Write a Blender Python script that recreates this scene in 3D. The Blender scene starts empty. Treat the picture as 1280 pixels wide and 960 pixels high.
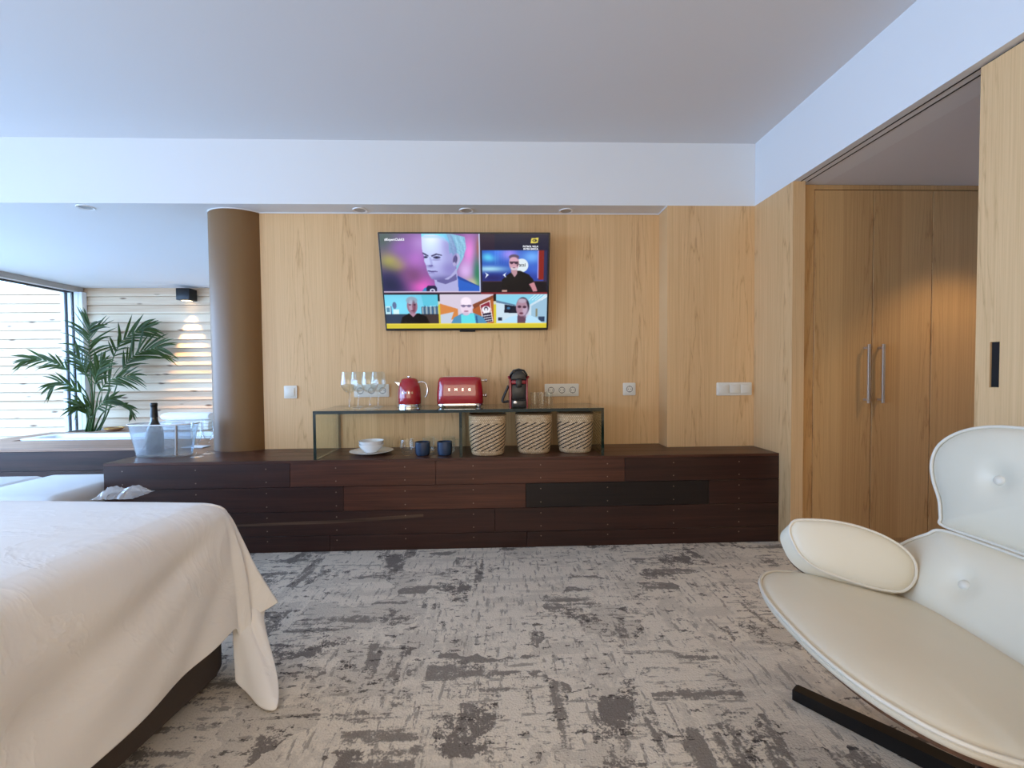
import bpy, bmesh, math, random
import numpy as np
from mathutils import Vector, Matrix

R = random.Random(7)
PI = math.pi
S = bpy.context.scene
COL = S.collection

# ------------------------------------------------------------------ camera
F_PX, PITCH, YAW, ROLL, CAM_H = 543.33, 0.0267, 0.0341, -0.0088, 0.9889
fw = Vector((math.sin(YAW) * math.cos(PITCH), math.cos(YAW) * math.cos(PITCH), -math.sin(PITCH)))
rt = Vector((math.cos(YAW), -math.sin(YAW), 0))
up = rt.cross(fw)
c_, s_ = math.cos(ROLL), math.sin(ROLL)
cr = rt * c_ + up * s_
cu = up * c_ - rt * s_
cam = bpy.data.cameras.new('camera')
cam.sensor_width = 36
cam.lens = F_PX / 1280 * 36
cam.clip_start = 0.02
co = bpy.data.objects.new('camera', cam)
COL.objects.link(co)
m = Matrix((cr, cu, -fw)).transposed().to_4x4()
m.translation = Vector((0, 0, CAM_H))
co.matrix_world = m
S.camera = co

# ------------------------------------------------------------------ light and exposure
S.view_settings.view_transform = 'Standard'
S.view_settings.look = 'None'
S.view_settings.gamma = 1
S.view_settings.use_curve_mapping = False
S.view_settings.exposure = 0.17
S.cycles.use_denoising = True
S.cycles.max_bounces = 10
S.cycles.diffuse_bounces = 6
S.cycles.glossy_bounces = 4
S.cycles.transmission_bounces = 8
S.cycles.transparent_max_bounces = 24
S.cycles.caustics_reflective = False
S.cycles.caustics_refractive = False
S.cycles.sample_clamp_indirect = 6.0
SKY = (0.54, 0.81, 1.27)
SKY_STRENGTH = 5.6
w = bpy.data.worlds.new('overcast_sky')
S.world = w
w.use_nodes = True
w.node_tree.nodes['Background'].inputs[0].default_value = (*SKY, 1)
w.node_tree.nodes['Background'].inputs[1].default_value = SKY_STRENGTH


def area(name, loc, rot, sx, sy, power, color, portal=False):
    l = bpy.data.lights.new(name, 'AREA')
    l.shape = 'RECTANGLE'
    l.size, l.size_y = sx, sy
    l.energy = power
    l.color = color
    if portal:
        l.cycles.is_portal = True
    o = bpy.data.objects.new(name, l)
    o.location = loc
    o.rotation_euler = rot
    COL.objects.link(o)
    return o


# sky portal in the glazed side (it only guides the sky's own light)
area('side_window_portal', (-4.93, 1.1, 1.1), (0, -PI / 2, 0), 1.9, 8.2, 1, (1, 1, 1), True)
# daylight that comes in through the glazed terrace side (cool); added warm fill lamp in front of the closed rear blind
SIDE_W, REAR_W = 104, 47
area('terrace_daylight', (-4.96, 0.5, 1.15), (0, -PI / 2, 0), 1.62, 6.9, SIDE_W, (0.42, 0.73, 1.34))
area('rear_fill_lamp', (-0.6, -2.93, 1.25), (PI / 2, 0, 0), 4.0, 1.4, REAR_W, (1.0, 0.84, 0.60))
BULB_W = 13.0
BULB_COL = (1.0, 0.83, 0.66)

# ------------------------------------------------------------------ helpers
def lin(r, g, b):
    f = lambda v: (v / 255 / 12.92) if v <= 10.3 else (((v / 255) + 0.055) / 1.055) ** 2.4
    return (f(r), f(g), f(b), 1)


def at(x, y, X=None, Y=None, Z=None):
    a, b = (x - 640) / F_PX, (y - 480) / F_PX
    c, s = math.cos(ROLL), math.sin(ROLL)
    u, v = c * a + s * b, -s * a + c * b
    d = fw + rt * u - up * v
    t = X / d.x if X is not None else Y / d.y if Y is not None else (Z - CAM_H) / d.z
    return Vector((0, 0, CAM_H)) + d * t


def obj(name, bm, mat, parent=None, smooth=None, norm=True):
    me = bpy.data.meshes.new(name)
    if norm:
        bmesh.ops.recalc_face_normals(bm, faces=bm.faces)
    if smooth is not None:
        for f in bm.faces:
            f.smooth = True
        for e in bm.edges:
            if len(e.link_faces) == 2:
                e.smooth = e.calc_face_angle(0) < math.radians(smooth)
    bm.to_mesh(me)
    bm.free()
    for mm in (mat if isinstance(mat, (list, tuple)) else [mat]):
        me.materials.append(mm)
    o = bpy.data.objects.new(name, me)
    COL.objects.link(o)
    if parent is not None:
        o.parent = parent
    return o


def tag(o, label, cat, group=None, kind=None):
    o['label'] = label
    o['category'] = cat
    if group:
        o['group'] = group
    if kind:
        o['kind'] = kind
    return o


def thing(name, loc, label, cat, group=None, rz=0, kind=None):
    o = bpy.data.objects.new(name, None)
    o.empty_display_size = 0.05
    o.location = loc
    o.rotation_euler = (0, 0, rz)
    COL.objects.link(o)
    return tag(o, label, cat, group, kind)


def dup(root, loc, label=None, rz=None):
    r = root.copy()
    COL.objects.link(r)
    r.location = loc
    if rz is not None:
        r.rotation_euler = (0, 0, rz)
    if label:
        r['label'] = label
    for ch in list(root.children):
        c = ch.copy()
        COL.objects.link(c)
        c.parent = r
        for g in list(ch.children):
            d = g.copy()
            COL.objects.link(d)
            d.parent = c
    return r


def BM():
    return bmesh.new()


def box(bm, x0, x1, y0, y1, z0, z1, bev=0, seg=2, mi=0):
    vs = [bm.verts.new((x, y, z)) for z in (z0, z1) for y in (y0, y1) for x in (x0, x1)]
    idx = [(0, 2, 3, 1), (4, 5, 7, 6), (0, 1, 5, 4), (2, 6, 7, 3), (0, 4, 6, 2), (1, 3, 7, 5)]
    fs = [bm.faces.new([vs[i] for i in q]) for q in idx]
    for f in fs:
        f.material_index = mi
    if bev > 0:
        es = list({e for f in fs for e in f.edges})
        r = bmesh.ops.bevel(bm, geom=es, offset=bev, segments=seg, profile=0.5, affect='EDGES')
        for f in r['faces']:
            f.material_index = mi
    return fs


def loft(bm, rings, cap0=True, cap1=True, closed=True, mi=0, uv=False):
    vr = [[bm.verts.new(p) for p in r] for r in rings]
    n = len(rings[0])
    lay = bm.loops.layers.uv.verify() if uv else None
    for a in range(len(vr) - 1):
        for i in range(n if closed else n - 1):
            j = (i + 1) % n
            f = bm.faces.new((vr[a][i], vr[a][j], vr[a + 1][j], vr[a + 1][i]))
            f.material_index = mi
            if uv:
                for l, (uu, vv) in zip(f.loops, ((i / n, a), ((i + 1) / n, a), ((i + 1) / n, a + 1), (i / n, a + 1))):
                    l[lay].uv = (uu, vv / (len(vr) - 1))
    if cap0:
        bm.faces.new(vr[0][::-1]).material_index = mi
    if cap1:
        bm.faces.new(vr[-1]).material_index = mi
    return vr


def lathe(bm, prof, c=(0, 0, 0), seg=40, mi=0, cap=False, sx=1, sy=1):
    rings = []
    for r, z in prof:
        r = max(r, 1e-4)
        rings.append([(c[0] + sx * r * math.cos(2 * PI * i / seg), c[1] + sy * r * math.sin(2 * PI * i / seg), c[2] + z) for i in range(seg)])
    loft(bm, rings, cap, cap, mi=mi)


def tube(bm, pts, r, seg=8, closed=False, mi=0, flat=1.0):
    pts = [Vector(p) for p in pts]
    n = len(pts)
    rings = []
    ref = None
    for i, p in enumerate(pts):
        if closed:
            t = pts[(i + 1) % n] - pts[i - 1]
        else:
            t = pts[min(i + 1, n - 1)] - pts[max(i - 1, 0)]
        t.normalize()
        if ref is None:
            ref = Vector((0, 0, 1)) if abs(t.z) < 0.9 else Vector((1, 0, 0))
        a = ref - t * ref.dot(t)
        if a.length < 1e-5:
            a = t.orthogonal()
        a.normalize()
        b = t.cross(a)
        ref = a
        rr = r[i] if isinstance(r, (list, tuple)) else r
        rings.append([p + a * rr * flat * math.cos(2 * PI * k / seg) + b * rr * math.sin(2 * PI * k / seg) for k in range(seg)])
    if closed:
        rings.append(rings[0])
        vr = [[bm.verts.new(q) for q in rg] for rg in rings[:-1]]
        for a in range(n):
            for i in range(seg):
                j = (i + 1) % seg
                bm.faces.new((vr[a][i], vr[a][j], vr[(a + 1) % n][j], vr[(a + 1) % n][i])).material_index = mi
    else:
        loft(bm, rings, mi=mi)


def crom(pts, n, closed=False):
    """Catmull-Rom resample of a list of vectors, n points per span."""
    P = [Vector(p) for p in pts]
    k = len(P)
    out = []
    for i in range(k if closed else k - 1):
        if closed:
            p0, p1, p2, p3 = P[i - 1], P[i], P[(i + 1) % k], P[(i + 2) % k]
        else:
            p0, p1, p2, p3 = P[max(i - 1, 0)], P[i], P[i + 1], P[min(i + 2, k - 1)]
        for j in range(n):
            t = j / n
            out.append(0.5 * ((2 * p1) + (p2 - p0) * t + (2 * p0 - 5 * p1 + 4 * p2 - p3) * t * t + (3 * p1 - p0 - 3 * p2 + p3) * t ** 3))
    if not closed:
        out.append(P[-1])
    return out


def prism(bm, outline, axis, d0, d1, mi=0, bev=0, seg=2):
    """outline: 2D points; axis 'x' -> (y,z), 'y' -> (x,z), 'z' -> (x,y); extruded d0..d1."""
    mk = {'x': lambda p, d: (d, p[0], p[1]), 'y': lambda p, d: (p[0], d, p[1]), 'z': lambda p, d: (p[0], p[1], d)}[axis]
    a = [bm.verts.new(mk(p, d0)) for p in outline]
    b = [bm.verts.new(mk(p, d1)) for p in outline]
    n = len(outline)
    fs = [bm.faces.new(a[::-1]), bm.faces.new(b)]
    fs += [bm.faces.new((a[i], a[(i + 1) % n], b[(i + 1) % n], b[i])) for i in range(n)]
    for f in fs:
        f.material_index = mi
    if bev:
        es = list(set(fs[0].edges) | set(fs[1].edges))
        r = bmesh.ops.bevel(bm, geom=es, offset=bev, segments=seg, profile=0.5, affect='EDGES')
        for f in r['faces']:
            f.material_index = mi


def rrect(w_, h_, r, n=6, cx=0, cy=0):
    out = []
    for qx, qy, a0 in ((1, 1, 0), (-1, 1, 90), (-1, -1, 180), (1, -1, 270)):
        for k in range(n + 1):
            a = math.radians(a0 + 90 * k / n)
            out.append((cx + qx * (w_ / 2 - r) + r * math.cos(a), cy + qy * (h_ / 2 - r) + r * math.sin(a)))
    return out


# ------------------------------------------------------------------ materials
MATS = {}


class NT:
    def __init__(self, name):
        self.m = bpy.data.materials.new(name)
        self.m.use_nodes = True
        self.t = self.m.node_tree
        self.b = self.t.nodes['Principled BSDF']
        self.out = self.t.nodes['Material Output']

    def n(self, ty, **kw):
        nd = self.t.nodes.new(ty)
        for k, v in kw.items():
            if k.startswith('i_'):
                key = k[2:]
                key = int(key) if key.isdigit() else key.replace('_', ' ')
                nd.inputs[key].default_value = v
            else:
                setattr(nd, k, v)
        return nd

    def l(self, a, b):
        self.t.links.new(a, b)

    def math(self, op, a, b=None, clamp=False):
        nd = self.n('ShaderNodeMath', operation=op, use_clamp=clamp)
        for i, v in enumerate((a, b)):
            if v is None:
                continue
            if isinstance(v, (int, float)):
                nd.inputs[i].default_value = v
            else:
                self.l(v, nd.inputs[i])
        return nd.outputs[0]

    def ramp(self, fac, stops, interp='LINEAR'):
        nd = self.n('ShaderNodeValToRGB')
        cr_ = nd.color_ramp
        cr_.interpolation = interp
        while len(cr_.elements) < len(stops):
            cr_.elements.new(0.5)
        for e, (p, c) in zip(cr_.elements, stops):
            e.position = p
            e.color = c
        self.l(fac, nd.inputs[0])
        return nd.outputs[0]

    def mix(self, fac, a, b):
        nd = self.n('ShaderNodeMix', data_type='RGBA')
        for sock, v in ((nd.inputs[0], fac), (nd.inputs[6], a), (nd.inputs[7], b)):
            if isinstance(v, (int, float, tuple)):
                sock.default_value = v
            else:
                self.l(v, sock)
        return nd.outputs[2]

    def coords(self, scale=(1, 1, 1), kind='Object', loc=(0, 0, 0)):
        tc = self.n('ShaderNodeTexCoord')
        mp = self.n('ShaderNodeMapping')
        mp.inputs['Scale'].default_value = scale
        mp.inputs['Location'].default_value = loc
        self.l(tc.outputs[kind], mp.inputs[0])
        return mp.outputs[0]

    def noise(self, vec, scale, detail=3, rough=0.5, dist=0.0):
        nd = self.n('ShaderNodeTexNoise')
        nd.inputs['Scale'].default_value = scale
        nd.inputs['Detail'].default_value = detail
        nd.inputs['Roughness'].default_value = rough
        nd.inputs['Distortion'].default_value = dist
        self.l(vec, nd.inputs['Vector'])
        return nd.outputs[0]

    def bump(self, h, strength=0.2, dist=0.002):
        nd = self.n('ShaderNodeBump')
        nd.inputs['Strength'].default_value = strength
        nd.inputs['Distance'].default_value = dist
        self.l(h, nd.inputs['Height'])
        self.l(nd.outputs[0], self.b.inputs['Normal'])


def plain(name, col, rough=0.5, metal=0.0, spec=0.5, coat=0.0, grain=0.0, gscale=80, bump=0.0, bdist=0.001):
    k = NT(name)
    k.b.inputs['Base Color'].default_value = col
    k.b.inputs['Roughness'].default_value = rough
    k.b.inputs['Metallic'].default_value = metal
    k.b.inputs['Specular IOR Level'].default_value = spec
    k.b.inputs['Coat Weight'].default_value = coat
    if grain or bump:
        nz = k.noise(k.coords(), gscale, 3)
        if grain:
            dk = tuple(c * (1 - grain) for c in col[:3]) + (1,)
            k.l(k.mix(nz, dk, col), k.b.inputs['Base Color'])
        if bump:
            k.bump(nz, bump, bdist)
    MATS[name] = k.m
    return k.m


def glass(name, tint, facing=0.35, rough=0.02, refl=0.9, base=0.03):
    k = NT(name)
    tr = k.n('ShaderNodeBsdfTransparent')
    tr.inputs[0].default_value = tint
    gl = k.n('ShaderNodeBsdfGlossy')
    gl.inputs['Color'].default_value = (1, 1, 1, 1)
    gl.inputs['Roughness'].default_value = rough
    lw = k.n('ShaderNodeLayerWeight')
    lw.inputs[0].default_value = facing
    fac = k.math('ADD', k.math('MULTIPLY', k.math('POWER', lw.outputs['Facing'], 3.0), refl), base, True)
    mx = k.n('ShaderNodeMixShader')
    k.l(fac, mx.inputs[0])
    k.l(tr.outputs[0], mx.inputs[1])
    k.l(gl.outputs[0], mx.inputs[2])
    k.l(mx.outputs[0], k.out.inputs[0])
    MATS[name] = k.m
    return k.m


def maple(name, c_light, c_mid, c_dark, axis=0, sheet=0.31, off=0.0, rough=0.42):
    """Vertical veneer sheets with cathedral figure. axis = object axis that runs across the sheets."""
    k = NT(name)
    tc = k.n('ShaderNodeTexCoord')
    sp = k.n('ShaderNodeSeparateXYZ')
    k.l(tc.outputs['Object'], sp.inputs[0])
    across = k.math('ADD', sp.outputs[axis], 20 + off)
    q = k.math('DIVIDE', across, sheet)
    idx = k.math('FLOOR', q)
    fr = k.math('SUBTRACT', k.math('FRACT', q), 0.5)
    wn = k.n('ShaderNodeTexWhiteNoise', noise_dimensions='1D')
    k.l(idx, wn.inputs['W'])
    zz = k.math('ADD', sp.outputs[2], k.math('MULTIPLY', wn.outputs[0], 7.0))
    cb = k.n('ShaderNodeCombineXYZ')
    k.l(k.math('MULTIPLY', fr, 1.0), cb.inputs[0])
    k.l(k.math('MULTIPLY', idx, 3.1), cb.inputs[1])
    k.l(zz, cb.inputs[2])
    mp = k.n('ShaderNodeMapping')
    mp.inputs['Scale'].default_value = (5, 1, 1.3)
    k.l(cb.outputs[0], mp.inputs[0])
    warp = k.noise(mp.outputs[0], 1.3, 4, 0.55)
    # cathedral arches: parabola in fr against z
    arch = k.math('ADD', k.math('MULTIPLY', k.math('MULTIPLY', fr, fr), 26.0), k.math('MULTIPLY', zz, 1.25))
    ph = k.math('ADD', k.math('MULTIPLY', arch, 5.0), k.math('MULTIPLY', warp, 11.0))
    ring = k.math('ABSOLUTE', k.math('SINE', ph))
    line = k.math('POWER', k.math('SUBTRACT', 1.0, ring), 4.0)
    mid = k.math('SUBTRACT', 1.0, k.math('MULTIPLY', k.math('ABSOLUTE', fr), 2.6), True)
    cath = k.math('MULTIPLY', line, mid)
    mp2 = k.n('ShaderNodeMapping')
    mp2.inputs['Scale'].default_value = (60, 1, 1.6)
    k.l(cb.outputs[0], mp2.inputs[0])
    fib = k.noise(mp2.outputs[0], 1.0, 4, 0.6)
    mp3 = k.n('ShaderNodeMapping')
    mp3.inputs['Scale'].default_value = (120, 1, 12)
    k.l(cb.outputs[0], mp3.inputs[0])
    fleck = k.noise(mp3.outputs[0], 1.0, 2, 0.6)
    fleck = k.math('MULTIPLY', k.math('GREATER_THAN', fleck, 0.66), 0.22)
    tone = k.math('MULTIPLY', k.math('SUBTRACT', wn.outputs[0], 0.5), 0.22)
    v = k.math('ADD', k.math('ADD', k.math('MULTIPLY', cath, 0.42), k.math('MULTIPLY', fleck, mid)), k.math('MULTIPLY', k.math('SUBTRACT', fib, 0.4), 0.75))
    v = k.math('ADD', v, k.math('ADD', tone, 0.10), True)
    col = k.ramp(v, [(0.0, c_light), (0.35, c_mid), (1.0, c_dark)])
    k.l(col, k.b.inputs['Base Color'])
    k.b.inputs['Roughness'].default_value = rough
    k.b.inputs['Specular IOR Level'].default_value = 0.35
    MATS[name] = k.m
    return k.m


def darkwood(name, c0, c1, rough=0.34, scale=(1.2, 30, 30)):
    k = NT(name)
    v = k.coords(scale)
    a = k.noise(v, 1.0, 5, 0.6, 0.6)
    b = k.noise(k.coords((4, 160, 160)), 1.0, 2, 0.5)
    f = k.math('ADD', k.math('MULTIPLY', a, 0.7), k.math('MULTIPLY', b, 0.3))
    k.l(k.ramp(f, [(0.32, c0), (0.68, c1)]), k.b.inputs['Base Color'])
    k.b.inputs['Roughness'].default_value = rough
    k.b.inputs['Specular IOR Level'].default_value = 0.4
    k.bump(f, 0.15, 0.001)
    MATS[name] = k.m
    return k.m


M_ceil = plain('ceiling_paint', lin(222, 220, 220), 0.9, spec=0.2)
M_white = plain('white_paint', lin(228, 228, 228), 0.85, spec=0.2)
M_cool = plain('wall_paint', lin(214, 210, 204), 0.85, spec=0.2)
MAPLE = (lin(227, 188, 138), lin(206, 164, 115), lin(158, 114, 72))
M_maple = maple('maple_veneer', *MAPLE)
M_maple_y = maple('maple_veneer_side', *MAPLE, axis=1, off=0.09)
M_maple_h = maple('maple_veneer_hall', lin(216, 172, 116), lin(196, 150, 96), lin(154, 108, 62), axis=0, sheet=0.337, off=-0.02)
M_plank_a = darkwood('brown_hardwood', lin(52, 28, 20), lin(96, 56, 40))
M_plank_b = darkwood('deep_brown_hardwood', lin(38, 22, 18), lin(68, 40, 32))
M_plank_c = darkwood('black_brown_hardwood', lin(20, 15, 14), lin(36, 27, 25))
M_plank_s = darkwood('pale_sapwood', lin(62, 44, 34), lin(104, 80, 62))
M_decktop = darkwood('weathered_deck_wood', lin(128, 96, 78), lin(176, 142, 118), 0.5)
M_nail = plain('nail_head', lin(150, 130, 115), 0.4, 0.6)
M_column = plain('bronze_beige_paint', lin(122, 89, 52), 0.42, spec=0.35)
M_plastic = plain('white_plastic', lin(226, 220, 206), 0.35)
M_plastic_d = plain('dark_socket_holes', lin(60, 56, 52), 0.5)
M_gap = plain('dark_gap', lin(22, 20, 20), 0.8)
M_black = plain('black_plastic', lin(22, 22, 24), 0.32)
M_blackmetal = plain('black_metal', lin(20, 20, 22), 0.38, 0.3)
M_chrome = plain('chrome', lin(225, 225, 228), 0.08, 1.0)
M_steel = plain('brushed_steel', lin(208, 192, 172), 0.4, 0.8)
M_alu = plain('grey_aluminium', lin(178, 172, 166), 0.45, 0.2)
M_upvc = plain('white_window_frame', lin(228, 232, 236), 0.4)
M_red = plain('cherry_red_enamel', lin(165, 14, 30), 0.16, coat=0.8)
M_redp = plain('crimson_plastic', lin(140, 14, 34), 0.25, coat=0.4)
M_porc = plain('white_porcelain', lin(238, 238, 238), 0.18, coat=0.5)
M_blue = plain('navy_glaze', lin(44, 62, 88), 0.22, coat=0.6)
M_tub = plain('white_acrylic', lin(236, 240, 244), 0.25)
M_towel = plain('white_terry', lin(244, 242, 238), 0.95, bump=0.6, gscale=260)
M_gold = plain('gold_rim', lin(214, 170, 90), 0.25, 1.0)
M_soil = plain('potting_soil', lin(52, 40, 32), 0.95, grain=0.5)
M_pot = plain('grey_planter', lin(150, 146, 140), 0.7)
M_stem = plain('palm_stem', lin(70, 104, 52), 0.5, grain=0.3)
M_walnut = darkwood('walnut_shell', lin(70, 44, 30), lin(112, 76, 54), 0.35, (6, 40, 6))
M_base = plain('dark_bed_fabric', lin(74, 64, 58), 0.85, bump=0.4, gscale=400)
M_bottle = plain('dark_bottle', lin(12, 16, 14), 0.12, coat=0.6)
M_foil = plain('black_foil', lin(24, 22, 22), 0.35, 0.3)
M_paper = plain('white_paper', lin(240, 240, 240), 0.8)
M_bench = plain('white_upholstery', lin(226, 226, 226), 0.8, bump=0.2, gscale=300)
M_slide = plain('lamp_rim', lin(236, 236, 236), 0.35, 0.1)
M_lens = plain('lamp_recess', lin(170, 170, 172), 0.3, 0.2)
M_glass = glass('clear_glass', (0.97, 0.98, 0.97, 1), 0.5, 0.01, 0.95, 0.03)
M_pane = glass('window_glass', (0.96, 0.98, 0.98, 1), 0.3, 0.0, 0.5, 0.02)
M_shelfglass = glass('shelf_glass', (0.91, 0.95, 0.91, 1), 0.5, 0.0, 0.9, 0.07)
M_edge = plain('green_glass_edge', lin(14, 34, 28), 0.1, coat=0.5)


def milky(name, tint, white, amount, rough):
    k = NT(name)
    tr = k.n('ShaderNodeBsdfTransparent'); tr.inputs[0].default_value = tint
    df = k.n('ShaderNodeBsdfDiffuse'); df.inputs[0].default_value = white
    tl = k.n('ShaderNodeBsdfTranslucent'); tl.inputs[0].default_value = white
    gl = k.n('ShaderNodeBsdfGlossy'); gl.inputs['Roughness'].default_value = rough
    m0 = k.n('ShaderNodeMixShader'); m0.inputs[0].default_value = 0.5
    k.l(df.outputs[0], m0.inputs[1]); k.l(tl.outputs[0], m0.inputs[2])
    m1 = k.n('ShaderNodeMixShader'); m1.inputs[0].default_value = amount
    k.l(tr.outputs[0], m1.inputs[1]); k.l(m0.outputs[0], m1.inputs[2])
    lw = k.n('ShaderNodeLayerWeight'); lw.inputs[0].default_value = 0.4
    m2 = k.n('ShaderNodeMixShader')
    k.l(k.math('ADD', k.math('MULTIPLY', k.math('POWER', lw.outputs['Facing'], 2.0), 0.6), 0.06, True), m2.inputs[0])
    k.l(m1.outputs[0], m2.inputs[1]); k.l(gl.outputs[0], m2.inputs[2]); k.l(m2.outputs[0], k.out.inputs[0])
    return k.m


M_acrylic = milky('frosted_acrylic', (0.93, 0.97, 1.0, 1), (0.86, 0.90, 0.94, 1), 0.20, 0.08)
M_plasticbag = milky('clear_film', (0.95, 0.96, 0.97, 1), (0.85, 0.85, 0.86, 1), 0.45, 0.12)



def fabric(name, col, wr=0.5):
    k = NT(name)
    k.b.inputs['Base Color'].default_value = col
    k.b.inputs['Roughness'].default_value = 0.85
    k.b.inputs['Specular IOR Level'].default_value = 0.2
    a = k.noise(k.coords((1, 1, 1)), 700, 1)
    v = k.coords((1.0, 2.2, 1.6))
    cre = k.noise(v, 3.2, 4, 0.55, 0.8)
    rid = k.math('POWER', k.math('SUBTRACT', 1.0, k.math('ABSOLUTE', k.math('MULTIPLY', k.math('SUBTRACT', cre, 0.5), 5.0)), True), 3.0)
    h = k.math('ADD', k.math('ADD', k.math('MULTIPLY', a, 0.03), k.math('MULTIPLY', rid, 0.22)), k.math('MULTIPLY', cre, 1.2))
    k.bump(h, 0.30, 0.012)
    k.b.inputs['Sheen Weight'].default_value = 0.15
    MATS[name] = k.m
    return k.m


M_sheet = fabric('white_cotton_sheet', lin(243, 240, 236))


def leather():
    k = NT('cream_leather')
    v = k.n('ShaderNodeTexVoronoi')
    v.inputs['Scale'].default_value = 420
    k.l(k.coords(), v.inputs['Vector'])
    nz = k.noise(k.coords(), 6, 3)
    k.l(k.mix(nz, lin(214, 202, 178), lin(222, 211, 189)), k.b.inputs['Base Color'])
    k.b.inputs['Roughness'].default_value = 0.42
    k.b.inputs['Specular IOR Level'].default_value = 0.4
    k.bump(v.outputs['Distance'], 0.06, 0.0006)
    return k.m


M_leather = leather()
M_piping = plain('cream_piping', lin(214, 204, 186), 0.45)


def leafmat():
    k = NT('palm_leaf')
    nz = k.noise(k.coords(), 9, 2)
    k.l(k.mix(nz, lin(26, 40, 12), lin(58, 74, 22)), k.b.inputs['Base Color'])
    k.b.inputs['Roughness'].default_value = 0.5
    k.b.inputs['Specular IOR Level'].default_value = 0.2
    tr = k.n('ShaderNodeBsdfTranslucent')
    tr.inputs[0].default_value = lin(90, 130, 40)
    mx = k.n('ShaderNodeMixShader')
    mx.inputs[0].default_value = 0.15
    k.l(k.b.outputs[0], mx.inputs[1])
    k.l(tr.outputs[0], mx.inputs[2])
    k.l(mx.outputs[0], k.out.inputs[0])
    return k.m


M_leaf = leafmat()


def pine(name, c0, c1, knot, board=0.1025, z0=0.4):
    k = NT(name)
    tc = k.n('ShaderNodeTexCoord')
    sp = k.n('ShaderNodeSeparateXYZ')
    k.l(tc.outputs['Object'], sp.inputs[0])
    idx = k.math('FLOOR', k.math('DIVIDE', k.math('SUBTRACT', sp.outputs[2], z0), board))
    wn = k.n('ShaderNodeTexWhiteNoise', noise_dimensions='1D')
    k.l(idx, wn.inputs['W'])
    cb = k.n('ShaderNodeCombineXYZ')
    k.l(k.math('ADD', sp.outputs[0], k.math('MULTIPLY', wn.outputs[0], 13)), cb.inputs[0])
    k.l(k.math('MULTIPLY', idx, 1.7), cb.inputs[1])
    k.l(sp.outputs[2], cb.inputs[2])
    mp = k.n('ShaderNodeMapping')
    mp.inputs['Scale'].default_value = (1.6, 1, 30)
    k.l(cb.outputs[0], mp.inputs[0])
    g = k.noise(mp.outputs[0], 1.0, 4, 0.6, 0.5)
    mpk = k.n('ShaderNodeMapping')
    mpk.inputs['Scale'].default_value = (3.2, 1, 11)
    k.l(cb.outputs[0], mpk.inputs[0])
    vo = k.n('ShaderNodeTexVoronoi')
    vo.inputs['Scale'].default_value = 1.0
    k.l(mpk.outputs[0], vo.inputs['Vector'])
    kn = k.ramp(vo.outputs['Distance'], [(0.0, (1, 1, 1, 1)), (0.09, (0.8, 0.8, 0.8, 1)), (0.17, (0, 0, 0, 1))])
    f = k.math('ADD', k.math('MULTIPLY', g, 0.8), k.math('MULTIPLY', k.math('SUBTRACT', wn.outputs[0], 0.5), 0.5), True)
    col = k.mix(kn, k.ramp(f, [(0.2, c0), (0.75, c1)]), knot)
    k.l(col, k.b.inputs['Base Color'])
    k.b.inputs['Roughness'].default_value = 0.6
    k.b.inputs['Specular IOR Level'].default_value = 0.25
    return k.m


M_pine = pine('knotty_pine', lin(232, 214, 188), lin(206, 176, 146), lin(104, 72, 50))


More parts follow.
